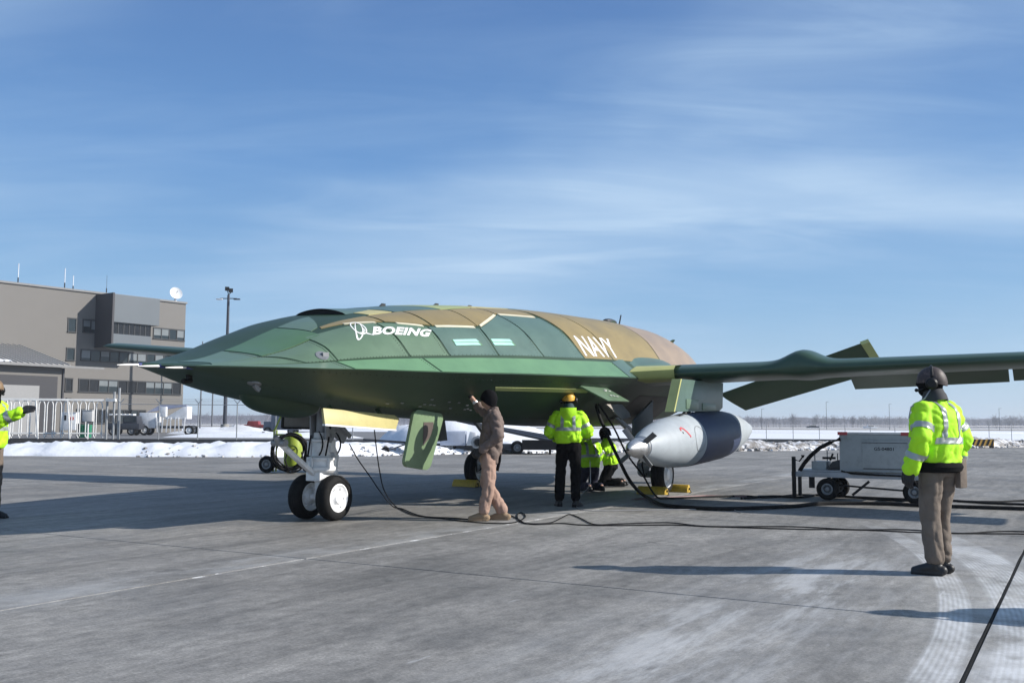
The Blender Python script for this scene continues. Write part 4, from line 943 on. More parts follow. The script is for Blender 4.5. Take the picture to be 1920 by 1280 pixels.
m = MB(); m.bar(gA + Vector((0, 0, HG)), gB + Vector((0, 0, HG)), .16, .16); m.build('top_rail', gate_w, gt)
m = MB(); m.bar(gA + Vector((0, 0, .42)), gB + Vector((0, 0, .42)), .10, .10); m.build('bottom_rail', gate_w, gt)
npk = 16
for k in range(npk):
    c = gA + gd * (gL * (k + .5) / npk); hw = gL / npk * .36
    pts = [c + gd * (-hw - .1) + Vector((0, 0, .06)), c + gd * -hw + Vector((0, 0, .22))] + [c + gd * (-hw) + Vector((0, 0, z)) for z in (.5, 1.5, HG - .5)]
    pts += [c + gd * (-hw * math.cos(t)) + Vector((0, 0, HG - .5 + .42 * math.sin(t))) for t in np.linspace(.3, math.pi - .3, 7)]
    pts += [c + gd * hw + Vector((0, 0, z)) for z in (HG - .5, 1.5, .5)] + [c + gd * hw + Vector((0, 0, .22)), c + gd * (hw + .1) + Vector((0, 0, .06))]
    m = MB(); m.tube(pts, .045, 6); m.build('picket_loop', gate_w, gt)
for k in (5, 8.4, 12.2): m = MB(); c = gA + gd * (gL * k / npk); m.bar(c + Vector((0, -.3, 0)), c + gd * -.35 + Vector((0, -.1, HG - .1)), .09, .09); m.build('brace', gate_w, gt)
for dx, h in ((.25, 3.1), (.75, 3.6), (1.1, 3.9)): m = MB(); c = gB + gd * dx; m.cyl(c + Vector((0, 0, -.1)), c + Vector((0, 0, h)), .09, 10); m.build('post', gal, gt)
m = MB(); m.box(gB + gd * .6 + Vector((0, -.2, 2.95)), (.7, .4, .22)); m.build('roller_box', gate_w, gt)
# equipment behind the gate
def cabinet(px, py0, py1, wpx, d, label, mat, name='equipment_cabinet'):
    b = at(px, py1, d); h = (py1 - py0) / 1850 * d; w_ = wpx / 1850 * d; o = empty(name, (b.x, d, max(0, b.z)), .1, label, 'cabinet')
    m = MB(); m.box((0, 0, h / 2), (w_, w_ * .7, h)); m.build('housing', mat, o, bevel=.03)
    m = MB(); m.box((0, 0, h + .03), (w_ * 1.06, w_ * .76, .06)); m.build('lid', mat, o)
    return o, w_, h
o, w_, h_ = cabinet(131, 774, 806, 26, 86, 'white cabinet with a round red emblem behind the gate', white_paint)
m = MB(); m.cyl((w_ * .22, -w_ * .36, h_ * .68), (w_ * .22, -w_ * .352, h_ * .68), .17, 16); m.build('emblem', red, o); m = MB(); m.box((-w_ * .25, -w_ * .36, h_ * .72), (.22, .03, .45)); m.build('panel', black_paint, o)
o, w_, h_ = cabinet(165, 770, 790, 18, 74.5, 'pale control box on a post in front of the gate', pbr('box_grey', (.5, .5, .5), .5))
b = o.location.z; m = MB(); m.cyl((0, .05, -b), (0, .05, 0), .06, 8); m.build('post', gate_w, o)
b = at(160, 822, 78); o = empty('waste_bin', (b.x, 78, 0), .1, 'green slatted bin with dark lid standing behind the gate', 'bin')
m = MB(); m.box((0, 0, .55), (.72, .6, 1.02), taper=1.1); m.build('body', pbr('bin_green', (.02, .19, .10), .5), o)
for k in range(5): m = MB(); m.box((-.28 + .14 * k, -.335, .55), (.05, .05, .95)); m.build('slat', pbr('bin_green', (0, 0, 0)), o)
m = MB(); m.box((-.52, .05, .6), (.28, .5, 1.1)); m.build('side_door', black_paint, o)
# ------------------------------------------------------------------ vehicles
def vwheel(parent, c, r, wd=.25, name='wheel', rim=.55, rm=None): return wheel(parent, c, r, wd, r * rim, 1, rm or grey_metal, 5, name)
veh_d = pbr('vehicle_dark', (.035, .038, .048), .4); veh_w = pbr('vehicle_white', (.70, .71, .73), .4, dirt=(.3, .3, .3), dirt_amt=.3); lav = pbr('vehicle_grey_blue', (.30, .32, .42), .5)
b = at(236, 816, 96); o = empty('tow_tractor', (b.x, 96, 0), .05, 'dark low tow tractor parked behind the fence left of the white loader', 'tractor')
m = MB(); m.box((0, 0, .85), (3.0, 1.7, .6)); m.box((.6, 0, 1.5), (1.4, 1.6, .75), taper=.9); m.build('body', veh_d, o, bevel=.08)
m = MB(); m.box((.6, -.80, 1.55), (1.1, .04, .5)); m.build('side_window', glass, o)
for k in range(6): m = MB(); m.box((-1.3 + .4 * k, -.2, 2.0), (.26, .9, .14)); m.build('roof_light', white_paint, o)
for x in (-1.0, .75):
    for y in (-.72, .72): vwheel(o, (x, y, .42), .42)
b = at(312, 812, 98); o = empty('cargo_loader', (b.x, 98, 0), .05, 'white ground support unit with tall sloping hood behind the fence', 'loader')
m = MB(); m.box((-1.6, 0, 1.45), (1.6, 1.8, 1.5)); m.build('engine_box', veh_w, o, bevel=.04)
m = MB(); m.prism([(-.1, -.9, 1.6), (2.2, -.9, 1.6), (2.2, -.9, 2.85), (1.75, -.9, 2.75)], (0, 1.8, 0)); m.build('sloping_hood', veh_w, o, bevel=.03)
m = MB(); m.prism([(-2.3, .95, 2.25), (1.6, .95, 2.9), (1.6, .95, 3.0), (-1.0, .95, 3.0)], (0, .5, 0)); m.build('canvas_cover', lav, o)
m = MB(); m.box((.15, 0, .8), (5.0, 1.7, .25)); m.build('chassis', veh_d, o)
for k in range(7): m = MB(); m.bar((-.6 + .42 * k, -.95, .3), (-.6 + .42 * k + rnd.uniform(-.15, .15), -.95, 1.75), .12, .10); m.build('hydraulic_leg', veh_w, o)
m = MB(); m.box((-.2, -.4, 2.3), (.55, .6, 1.0)); m.build('control_stand', veh_w, o, bevel=.03)
for x in (-1.9, 2.4):
    for y in (-.8, .8): vwheel(o, (x, y, .5), .5, rm=white_paint)
b = at(472, 810, 140); o = empty('pickup_truck', (b.x, 140, 0), 0, 'small red pickup truck far behind the lamp mast', 'pickup')
m = MB(); m.box((0, 0, .75), (4.6, 1.8, .55)); m.box((.3, 0, 1.25), (1.7, 1.6, .55), taper=.85); m.build('body', pbr('truck_red', (.22, .03, .03), .4), o, bevel=.06)
for x in (-1.4, 1.4):
    for y in (-.8, .8): vwheel(o, (x, y, .35), .35)
b = at(528, 812, 104); o = empty('box_truck', (b.x, 104, 0), 0, 'blue grey box truck behind the hose cart', 'truck')
m = MB(); m.box((.5, 0, 1.35), (2.8, 2.0, 1.6)); m.build('cargo_box', pbr('truck_grey', (.13, .15, .19), .5), o, bevel=.04); m = MB(); m.box((-1.3, 0, .95), (.9, 1.8, .9), taper=.9); m.build('cab', pbr('truck_grey', (0, 0, 0)), o, bevel=.05)
for x in (-1.25, 1.2):
    for y in (-.85, .85): vwheel(o, (x, y, .42), .42)
# equipment with sloping dark beams seen under the belly
b = Vector((-1.75, 43.0, 0)); o = empty('belt_loader', b, 0, 'low white and black belt loader with sloping dark boom seen under the belly', 'belt loader')
m = MB(); m.box((-.75, 0, .66), (1.1, 1.5, .62)); m.build('engine_cover', pbr('loader_bluegrey', (.42, .46, .55), .5), o, bevel=.06)
m = MB(); m.prism([(-.18, -.76, .36), (.28, -.76, .36), (.22, -.76, .92), (-.02, -.76, .96)], (0, .5, 0)); m.build('cab_front', veh_w, o, bevel=.02)
m = MB(); m.lathe([(0, .30), (.05, .30), (.06, .2), (.02, .18)], (.32, -.80, .50), (0, -1, 0), 8); m.build('lamp_surround', gal, o)
m = MB(); m.cyl((.32, -.84, .50), (.32, -.90, .50), .15, 16); m.build('tow_eye', black_paint, o)
m = MB(); m.box((1.0, .1, .32), (5.0, 1.3, .22)); m.build('chassis', veh_d, o)
for k in range(5):
    m = MB(); y = -.5 + .22 * k; m.bar((-.6 + .12 * k, y, 1.42 - .02 * k), (4.1 + .05 * k, y, .42 + .05 * k), .09, .10); m.build('boom_rail', veh_d if k % 2 == 0 else pbr('boom_blue_grey', (.16, .18, .23), .5), o)
m = MB(); m.box((3.0, -.5, .40), (1.6, .5, .42)); m.bar((3.4, -.5, .3), (3.4, -.5, -.0), .14, .10); m.build('step_box', black_paint, o)
for x in (-.9, 2.0):
    for y in (-.55, .75): vwheel(o, (x, y, .28), .28)
b = at(722, 853, 40.5); o = empty('tow_bar', (b.x, 40.5, 0), .05, 'dark aircraft tow bar on small wheels beside the snow bank', 'tow bar')
m = MB(); m.bar((-.9, 0, .62), (1.0, 0, .50), .09, .09); m.build('shaft', veh_d, o); m = MB(); m.bar((.9, 0, .2), (.95, 0, .85), .08, .08); m.bar((.95, -.3, .72), (.95, .3, .72), .06, .06); m.box((1.05, 0, .5), (.3, .4, .25)); m.build('head', veh_d, o)
m = MB(); m.bar((.1, -.2, .18), (.85, 0, .45), .05, .05); m.build('strut', veh_d, o); wheel(o, (.02, -.2, .17), .17, .10, .08, 1, veh_d); wheel(o, (.02, .25, .17), .17, .10, .08, 1, veh_d)
for (px, d, lb, mt) in ((1632, 330, 'tiny white van on the far road above the generator', veh_w), (1524, 360, 'tiny dark car on the far road above the dirty snow', veh_d)):
    b = at(px, 805, d); o = empty('far_car', (b.x, d, -.02), 0, lb, 'car'); m = MB(); m.box((0, 0, .7), (4.2, 1.7, .6)); m.box((0, 0, 1.2), (2.4, 1.5, .5), taper=.8); m.build('body', mt, o, bevel=.08)
    m = MB(); m.box((0, -.70, 1.2), (1.8, .12, .3)); m.build('side_window', glass, o)
# striped barrier
b = at(1842, 838, 61.5); o = empty('barrier', (b.x * .965, 59.4, .0), .08, 'yellow and black striped barrier board on the snow right of the foreground man', 'barrier')
wB, hB = 1.50, .40; m = MB(); m.box((0, 0, hB / 2 + .12), (wB, .06, hB)); m.build('board', pbr('barrier_yellow', (.55, .30, .04), .5), o)
for k in range(5):
    x = -wB / 2 + .06 + k * .30; m = MB(); m.prism([(x, -.034, .12), (x + .15, -.034, .12), (min(x + .33, wB / 2), -.034, .12 + hB), (min(x + .18, wB / 2 - .05), -.034, .12 + hB)], (0, -.006, 0)); m.build('stripe', black_paint, o, smooth=False)
for x in (-.6, .6): m = MB(); m.box((x, 0, .0), (.08, .4, .26)); m.build('foot', black_paint, o)
# ------------------------------------------------------------------ far winter woodland
bark = pbr('winter_bark', (.135, .122, .142), .95, var=.3, scale=.02, coords='World')
def bare_tree(m, base, h, rng_, spread=.42, twigs=46):
    m.cone(base, base + Vector((0, 0, h * .55)), h * .022, h * .012, 4, False)
    for k in range(twigs):
        a = rng_.uniform(0, 6.283); z0 = h * rng_.uniform(.22, .62); r = h * spread * rng_.uniform(.35, 1) * (1 - .35 * (z0 / h)); z1 = min(h, z0 + h * rng_.uniform(.15, .45))
        p0, p1 = base + Vector((0, 0, z0)), base + Vector((r * math.cos(a), r * math.sin(a), z1)); wv = Vector((-math.sin(a), math.cos(a), 0)) * h * .018
        up = Vector((0, 0, h * .02))
        m.add([p0 - up, p0 + up, p1 + up * .2], [(0, 1, 2)])
        for q in range(3):
            pp = p0.lerp(p1, rng_.uniform(.45, 1)); e = pp + Vector((rng_.uniform(-1, 1), rng_.uniform(-1, 1), rng_.uniform(.1, 1.1))) * h * .14; m.add([pp - wv * .7, pp + wv * .7, e], [(0, 1, 2)])
rg = random.Random(3); m = MB()
for k in range(1500):
    f = rg.uniform(-1, 1); d = rg.uniform(860, 1150); x = f * d * .62 + rg.uniform(-10, 10)
    if x < -120 and rg.random() < .45: continue
    bare_tree(m, Vector((x, d, -.1)), rg.uniform(8.5, 12) * (.75 + .5 * abs(noise.noise(Vector((x * .012, 0, 4)))) + .1), rg, rg.uniform(.36, .55), 22)
m.build('woodland', bark, kind='stuff', smooth=False)
m = MB()
for k in range(160):   # undergrowth closing the foot of the wood
    x0 = -760 + k * 9.6; h0 = 2.5 + 2.2 * noise.noise(Vector((k * .3, 0, 0))); m.add([(x0, 1170, -.1), (x0 + 9.6, 1170, -.1), (x0 + 9.6, 1176, 8 + 2.2 * noise.noise(Vector(((k + 1) * .3, 0, 0))) + 1.6), (x0, 1176, h0 + 7.1)], [(0, 1, 2, 3)])
m.build('undergrowth', bark, kind='stuff')
for i, (px, hpx, d) in enumerate(((1487, 20, 760), (1530, 18, 780), (1563, 17, 800), (1428, 14, 780), (1600, 16, 800), (1868, 17, 780), (1892, 13, 800), (1450, 15, 790))):
    b = at(px, 804, d); h = (hpx + 4) / 1850 * d + 1; rg2 = random.Random(i); o = empty('bare_tree', (b.x, d, -.1), 0, ['broad bare tree standing out above the wood right of the pod', 'bare tree left of the generator, in front of the wood', 'slim bare tree just left of the generator', 'low bare tree beside the pole near the pod tail', 'bare tree above the left end of the generator', 'bare tree right of the foreground man, in front of the wood', 'low bare tree at the right edge', 'bare tree nearest the pod tail'][i], 'tree', 'bare trees before the far wood')
    m = MB(); m.cone((0, 0, 0), (0, 0, h * .5), h * .03, h * .014, 6); m.build('trunk', bark, o); m = MB(); bare_tree(m, Vector((0, 0, 0)), h, rg2, .42, 70); m.build('crown', bark, o, smooth=False, kind='stuff')

# ------------------------------------------------------------------ winter haze over the field
if HAZE:
    hm_ = bpy.data.materials.new('haze'); hm_.use_nodes = True; t = hm_.node_tree; t.nodes.clear()
    vo = N(t, 'ShaderNodeVolumePrincipled'); vo.inputs['Color'].default_value = (.86, .92, 1.0, 1); vo.inputs['Density'].default_value = HAZE; vo.inputs['Anisotropy'].default_value = .2
    t.links.new(vo.outputs[0], N(t, 'ShaderNodeOutputMaterial').inputs['Volume'])
    m = MB(); m.box((0, 850, 10.5), (5240, 3540, 23.5)); m.build('haze', hm_, smooth=False, kind='stuff')
# ------------------------------------------------------------------ ground power cart
gcl = empty('generator_cart', gr(1553, 937), R(-31), 'grey ground power unit on a four wheeled cart left of the foreground man', 'generator cart')
gen_g = pbr('generator_grey', (.42, .45, .455), .5, var=.06, dirt=(.17, .18, .18), dirt_amt=.3)
deck_m = pbr('deck_grey', (.40, .42, .45), .45, .2, dirt=(.15, .15, .15))
m = MB(); m.box((.78, .42, .82), (1.16, .78, .64)); hb = m.build('housing', gen_g, gcl, bevel=.012)
m = MB(); m.box((.78, .42, 1.160), (1.20, .82, .035)); m.build('lid', white_paint, hb, bevel=.008)
for x in (.26, 1.30): m = MB(); m.box((x, .02, 1.155), (.16, .035, .055)); m.build('corner_marker', red, hb)
m = MB(); m.box((.95, .025, .80), (.74, .02, .50)); m.build('door_panel', gen_g, hb, bevel=.006)
m = MB(); m.box((.95, .012, 1.00), (.74, .01, .008)); m.build('panel_joint', dark_metal, hb)
m = MB(); m.box((.95, .010, .56), (.70, .012, .012)); m.build('panel_joint', dark_metal, hb)
ink = pbr('ink_black', (.02, .02, .022), .6)
text_part('GS-04801', lambda a, b: Vector((.78 + .32 * a, .0125, .87 + .055 * b)), ink, hb, 'lettering', bold=.02)
m = MB()
for y in (.0, .82): m.box((.45, y, .435), (2.15, .06, .09))
for x in (-.60, .0, .8, 1.5): m.box((x, .41, .43), (.06, .76, .07))
m.build('frame', deck_m, gcl, bevel=.006)
m = MB(); m.box((-.12, .40, .50), (.80, .78, .03)); m.build('deck', deck_m, gcl)
m = MB(); m.box((-.18, .30, .58), (.26, .34, .16)); m.build('battery_box', gen_g, gcl, bevel=.01)
m = MB(); m.prism([(-.03, .1, .52), (.19, .1, .52), (.19, .1, .70), (.05, .1, .66)], (0, .5, 0)); m.build('plug_holder', dark_metal, gcl, bevel=.01)
m = MB(); m.box((-.02, .2, .72), (.22, .06, .04), rz=.4); m.bar((.0, .2, .68), (.05, .2, .80), .03, .03); m.build('cable_plug', black_paint, gcl)
for x, y in ((0, -.02), (0, .80), (1.42, -.02), (1.42, .80)): wheel(gcl, (x, y, .19), .19, .13, .095, -1, grey_metal, 4)
m = MB(); m.bar((0, .0, .19), (0, .8, .19), .05, .05); m.bar((1.42, 0, .19), (1.42, .8, .19), .05, .05); m.bar((0, .1, .24), (0, .1, .42), .06, .06); m.bar((0, .7, .24), (0, .7, .42), .06, .06); m.bar((1.42, .4, .22), (1.42, .4, .43), .08, .08); m.build('axle', black_paint, gcl)
m = MB(); m.bar((.1, .4, .24), (1.45, .4, .17), .045, .03); m.bar((.40, .05, .10), (.68, .05, .34), .05, .04); m.build('tie_rod', black_paint, gcl)
m = MB(); m.bar((-.58, -.02, .03), (-.58, -.02, .74), .07, .06); m.bar((-.50, .06, .05), (-.50, .06, .42), .08, .05); m.build('front_post', black_paint, gcl, bevel=.006)
m = MB(); m.tube([Vector((-.55, -.02, .68)), Vector((-.48, -.02, .66)), Vector((-.42, -.02, .74))], .014, 6); m.cone((-.42, -.02, .72), (-.42, -.02, .77), .015, .035, 8); m.build('hook', black_paint, gcl)
m = MB(); m.box((-.28, .02, .30), (.09, .05, .20)); m.build('brake_box', black_paint, gcl)
for x, h in ((-.34, .30), (-.12, .34), (.06, .30)): m = MB(); m.cyl((x, .5, .5), (x, .5, .5 + h), .010, 6); m.build('flag_rod', grey_metal, gcl)
m = MB(); m.tube([Vector(p) for p in ((.22, .02, 1.06), (.05, -.02, .99), (-.12, -.03, .90), (-.28, -.03, .76), (-.40, -.02, .62), (-.48, 0, .50))], .035, 8); m.build('output_cable', cable_rub, gcl)
m = MB(); m.tube([Vector(p) for p in ((.24, -.03, .51), (.4, -.06, .475), (.8, -.05, .46), (1.2, -.05, .455), (1.38, -.06, .44), (1.45, -.08, .33), (1.52, -.1, .25), (1.58, -.1, .20))], .018, 6); m.build('hanging_cable', cable_rub, gcl)
# ------------------------------------------------------------------ hose cart
hy = pbr('cart_lime', (.30, .38, .05), .45, dirt=(.2, .22, .05)); b = gr(542, 886)
hc = empty('hose_cart', (b.x, b.y, 0), R(-12), 'lime green two wheeled hose cart with black hose coils behind the nose wheels', 'hose cart')
for x in (-.40, -.32): m = MB(); m.cyl((x, -.1, .03), (x, -.1, 1.10), .022, 8); m.build('upright', hy, hc)
m = MB(); m.cyl((-.38, -.1, 1.10), (-.20, -.1, 1.50), .025, 8); m.cyl((-.05, -.1, 1.28), (-.20, -.1, 1.50), .025, 8); m.lathe([(-.02, .05), (-.02, .09), (.02, .09), (.02, .05)], (-.2, -.1, 1.53), (0, 1, 0), 14, False); m.build('lifting_frame', hy, hc)
m = MB(); m.bar((-.40, -.1, .16), (.45, -.1, .16), .05, .05); m.bar((-.40, .4, .16), (.45, .4, .16), .05, .05); m.bar((-.36, -.1, .16), (-.36, .4, .16), .05, .05); m.build('base_frame', hy, hc); m = MB(); m.bar((-.36, -.1, .98), (.1, -.1, .98), .05, .05); m.build('cross_bar', hy, hc)
m = MB(); m.lathe([(0, .10), (.03, .22), (.10, .24), (.75, .24), (.84, .2), (.88, .1)], (.02, .18, .16), (0, 0, 1), 20); m.build('tank', hy, hc)
m = MB(); m.lathe([(-.05, .16), (-.05, .13), (.06, .13), (.06, .16)], (.16, -.24, .56), (.25, -1, 0), 20, False); m.build('reel_hub', hy, hc)
for k in range(7):
    r_, dx = .40 + .03 * (k % 3), -.10 + .045 * k; ax = Vector((.55, -1, .04 * (k % 2))).normalized(); p, q = frame(ax); c = Vector((.14 + dx * .8, -.26 - .03 * k, .56 - .015 * (k % 3)))
    m = MB(); m.tube([c + (p * math.cos(t) * r_ + q * math.sin(t) * (r_ * (1.04 + .05 * math.sin(2 * t + k)))) + Vector((.012 * math.sin(3 * t + k), 0, 0)) for t in np.linspace(0, 2 * math.pi, 30)], .021, 7, False); m.build('hose_coil', cable_rub, hc)
m = MB(); m.tube([Vector(p) for p in ((.3, -.35, .62), (.18, -.5, .55), (.12, -.52, .35), (.2, -.5, .12), (.34, -.5, .06), (.5, -.45, .10), (.58, -.4, .3), (.5, -.38, .55))], .02, 7); m.build('hose_end', cable_rub, hc)
for x in (-.52, .42): wheel(hc, (x, -.22 if x < 0 else .3, .22), .22, .10, .12, -1, grey_metal, 4)
m = MB(); m.bar((-.52, -.18, .22), (-.40, .0, .22), .04, .04); m.cyl((-.05, -.12, 1.22), (-.05, -.2, 1.22), .07, 12); m.build('fittings', black_paint, hc)
# ------------------------------------------------------------------ cables on the apron
def smooth_path(pts, n=10):
    pts = [Vector(p) for p in pts]; P = [pts[0] * 2 - pts[1]] + pts + [pts[-1] * 2 - pts[-2]]; out_ = []
    for i in range(1, len(P) - 2):
        for k in range(n):
            t = k / n; a, b, c, d = P[i - 1], P[i], P[i + 1], P[i + 2]
            out_.append(.5 * ((2 * b) + (c - a) * t + (2 * a - 5 * b + 4 * c - d) * t * t + (3 * b - a - 3 * c + d) * t**3))
    return out_ + [pts[-1]]
def cable(pts, r, label, mat=cable_rub, cat='cable'):
    P = smooth_path(pts, 9); P = [Vector((p.x, p.y, max(p.z, r + .002))) for p in P]
    m = MB(); m.tube(P, r, 7); o = m.build('ground_cable', mat); return tag(o, label, cat, 'cables lying on the apron')
g = lambda x, y, z=.01: gr(x, y) + Vector((0, 0, z))
far_r = [g(1260, 985), g(1330, 988), g(1500, 993), g(1600, 994), g(1720, 999), g(1800, 1001), g(1920, 1002), g(2050, 1006)]
cable([at(655, 832, 13.4), at(672, 862, 13.5), at(694, 893, 13.7), at(715, 924, 13.9), g(738, 951), g(775, 966), g(830, 973), g(880, 979), g(930, 982), g(965, 980), g(985, 970), g(978, 962), g(970, 966), g(975, 978), g(1000, 984), g(1050, 982), g(1090, 985), g(1150, 986)] + far_r, .008, 'thin black cable hanging from the nose bay and running across the apron')
cable([at(702, 806, 12.9), at(706, 842, 13.1), at(712, 884, 13.4), at(722, 922, 13.8), g(746, 953), g(790, 968), g(850, 972), g(900, 975), g(935, 970), g(955, 967), g(972, 974), g(988, 982), g(1030, 981), g(1052, 972), g(1068, 965), g(1088, 972), g(1115, 984), g(1160, 983)] + [p + Vector((0, .16 + .14 * (-1) ** i, 0)) for i, p in enumerate(far_r)], .008, 'second thin black cable, with loops by the boots of the man in tan')
cable([at(1117, 757, 16.6), at(1126, 785, 16.6), at(1142, 822, 16.5), at(1160, 860, 16.3), at(1182, 902, 16.1), g(1206, 933, .05), g(1240, 949), g(1300, 955), g(1360, 957), g(1430, 955), g(1490, 952), g(1540, 947), g(1640, 947), g(1740, 951), g(1830, 954), g(1920, 957), g(2050, 962)], .030, 'thick black power cable from the open panel sweeping across the apron')
cable([at(1118, 750, 16.9), at(1150, 800, 17.0), at(1175, 850, 16.8), at(1205, 890, 16.9), g(1238, 936), g(1300, 934), g(1390, 931), g(1440, 934), g(1495, 929), g(1560, 931), g(1700, 937), g(1800, 941), g(1870, 942), g(1920, 940), g(2000, 943)], .016, 'black cable running under the generator cart to the main wheel')
cable([g(1390, 936), g(1450, 932), g(1500, 934), g(1545, 928), g(1600, 934), g(1680, 940), g(1760, 939), g(1850, 945), g(1930, 948)], .020, 'black cable bundle lying beneath the generator cart')
white_c = pbr('pale_cable', (.32, .32, .33), .5)
cable([at(1106, 862, 15.5), at(1107, 890, 15.5), at(1104, 912, 15.4), g(1082, 935), g(1077, 945), g(1088, 955), g(1110, 958), g(1200, 957), g(1320, 955), g(1345, 951), g(1365, 953), g(1390, 962)], .006, 'thin pale headset cord trailing from the man in the yellow helmet', white_c, 'cord')
pink_c = pbr('pink_strap', (.34, .20, .20), .6)
cable([g(1185, 937), g(1230, 934), g(1280, 932), g(1330, 930), g(1400, 932)], .010, 'faded red strap by the yellow chocks', pink_c, 'strap')
# ------------------------------------------------------------------ people
def remesh(mb, voxel, smooth=2):
    me = bpy.data.meshes.new('tmp'); me.from_pydata(mb.v, [], mb.f); me.validate()
    bm = bmesh.new(); bm.from_mesh(me); bmesh.ops.recalc_face_normals(bm, faces=bm.faces); bm.to_mesh(me); bm.free()
    o = bpy.data.objects.new('tmp', me); col.objects.link(o)
    md = o.modifiers.new('r', 'REMESH'); md.mode = 'VOXEL'; md.voxel_size = voxel
    if smooth: s_ = o.modifiers.new('s', 'SMOOTH'); s_.iterations = smooth; s_.factor = .5
    dg = bpy.context.evaluated_depsgraph_get(); dg.update()
    r = bpy.data.meshes.new_from_object(o.evaluated_get(dg)); bpy.data.objects.remove(o); bpy.data.meshes.remove(me); return r
def finish(me, name, mat, parent, wr=0.0, seed=0, sc3=(5, 5, 9)):
    n = len(me.vertices); co = np.empty(n * 3); no = np.empty(n * 3); me.vertices.foreach_get('co', co); me.vertices.foreach_get('normal', no); co = co.reshape(-1, 3); no = no.reshape(-1, 3)
    if wr:
        for i in range(n):
            p = Vector((co[i][0] * sc3[0] + seed, co[i][1] * sc3[1], co[i][2] * sc3[2]))
            warp = noise.noise_vector(p * .6) * .6
            r1 = abs(noise.noise(p + warp * 1.6)); r2 = abs(noise.noise(p * 1.9 - warp))
            v = .55 - 1.25 * min(1, r1 * 3.2) ** .7 + .7 * noise.noise(p * .5) + .35 - .6 * min(1, r2 * 3) ** .7
            v = -v * .75
            co[i] += no[i] * v * wr
        me.vertices.foreach_set('co', co.ravel()); me.update()
    me.materials.clear(); me.materials.append(mat)
    me.polygons.foreach_set('use_smooth', [True] * len(me.polygons))
    o = bpy.data.objects.new(name, me); col.objects.link(o); o.parent = parent; return o
def limb(m, a, b, ra, rb, n=14): m.cone(a, b, ra, rb, n); m.ball(a, ra, 12, 8); m.ball(b, rb, 12, 8)
def chain(m, pts, rs):
    for (a, b, ra, rb) in zip(pts, pts[1:], rs, rs[1:]): limb(m, Vector(a), Vector(b), ra, rb)
def torso(m, secs, lat, fwd):
    n = 20; rows = []
    for (c, hw, hd) in secs:
        rows.append([Vector(c) + lat * hw * math.copysign(abs(math.cos(t)) ** .8, math.cos(t)) + fwd * hd * math.copysign(abs(math.sin(t)) ** .85, math.sin(t)) for t in np.linspace(0, 2 * math.pi, n + 1)[:-1]])
    m.add([p for r_ in rows for p in r_], [(i * n + j, i * n + (j + 1) % n, (i + 1) * n + (j + 1) % n, (i + 1) * n + j) for i in range(len(rows) - 1) for j in range(n)] + [tuple(range(n))[::-1], tuple(range((len(rows) - 1) * n, len(rows) * n))])
def segdist(co, a, b):
    a, b = np.array(a), np.array(b); d = b - a; t = np.clip(((co - a) @ d) / (d @ d), 0, 1); return np.linalg.norm(co - (a + t[:, None] * d), axis=1), t
def band(src, fields, name, mat, parent, off=.004):
    """a strip of tape: the part of a garment's surface where every field lies between its two limits"""
    me = src.data; n = len(me.vertices); co = np.empty(n * 3); no = np.empty(n * 3); me.vertices.foreach_get('co', co); me.vertices.foreach_get('normal', no); co = co.reshape(-1, 3); no = no.reshape(-1, 3)
    F = np.stack([f for f, _, _ in fields], 1); pts = np.concatenate([co + no * off, F], 1); vs = []; fs = []
    for p in me.polygons:
        poly = [pts[i] for i in p.vertices]
        for k, (_, lo, hi) in enumerate(fields):
            for sgn, lim in ((1, lo), (-1, -hi)):
                q = []; L = len(poly)
                for i in range(L):
                    a, b = poly[i], poly[(i + 1) % L]; fa, fb = sgn * a[3 + k] - lim, sgn * b[3 + k] - lim
                    if fa >= 0: q.append(a)
                    if (fa >= 0) != (fb >= 0): q.append(a + (b - a) * (fa / (fa - fb)))
                poly = q
                if len(poly) < 3: break
            if len(poly) < 3: break
        if len(poly) >= 3: k0 = len(vs); vs += [tuple(v[:3]) for v in poly]; fs.append(tuple(range(k0, k0 + len(poly))))
    if not fs: return None
    m2 = bpy.data.meshes.new(name); m2.from_pydata(vs, [], fs); bm = bmesh.new(); bm.from_mesh(m2); bmesh.ops.remove_doubles(bm, verts=bm.verts, dist=.0004)
    for f in bm.faces: f.smooth = True
    bm.to_mesh(m2); bm.free(); m2.materials.append(mat); o = bpy.data.objects.new(name, m2); col.objects.link(o); o.parent = parent; return o
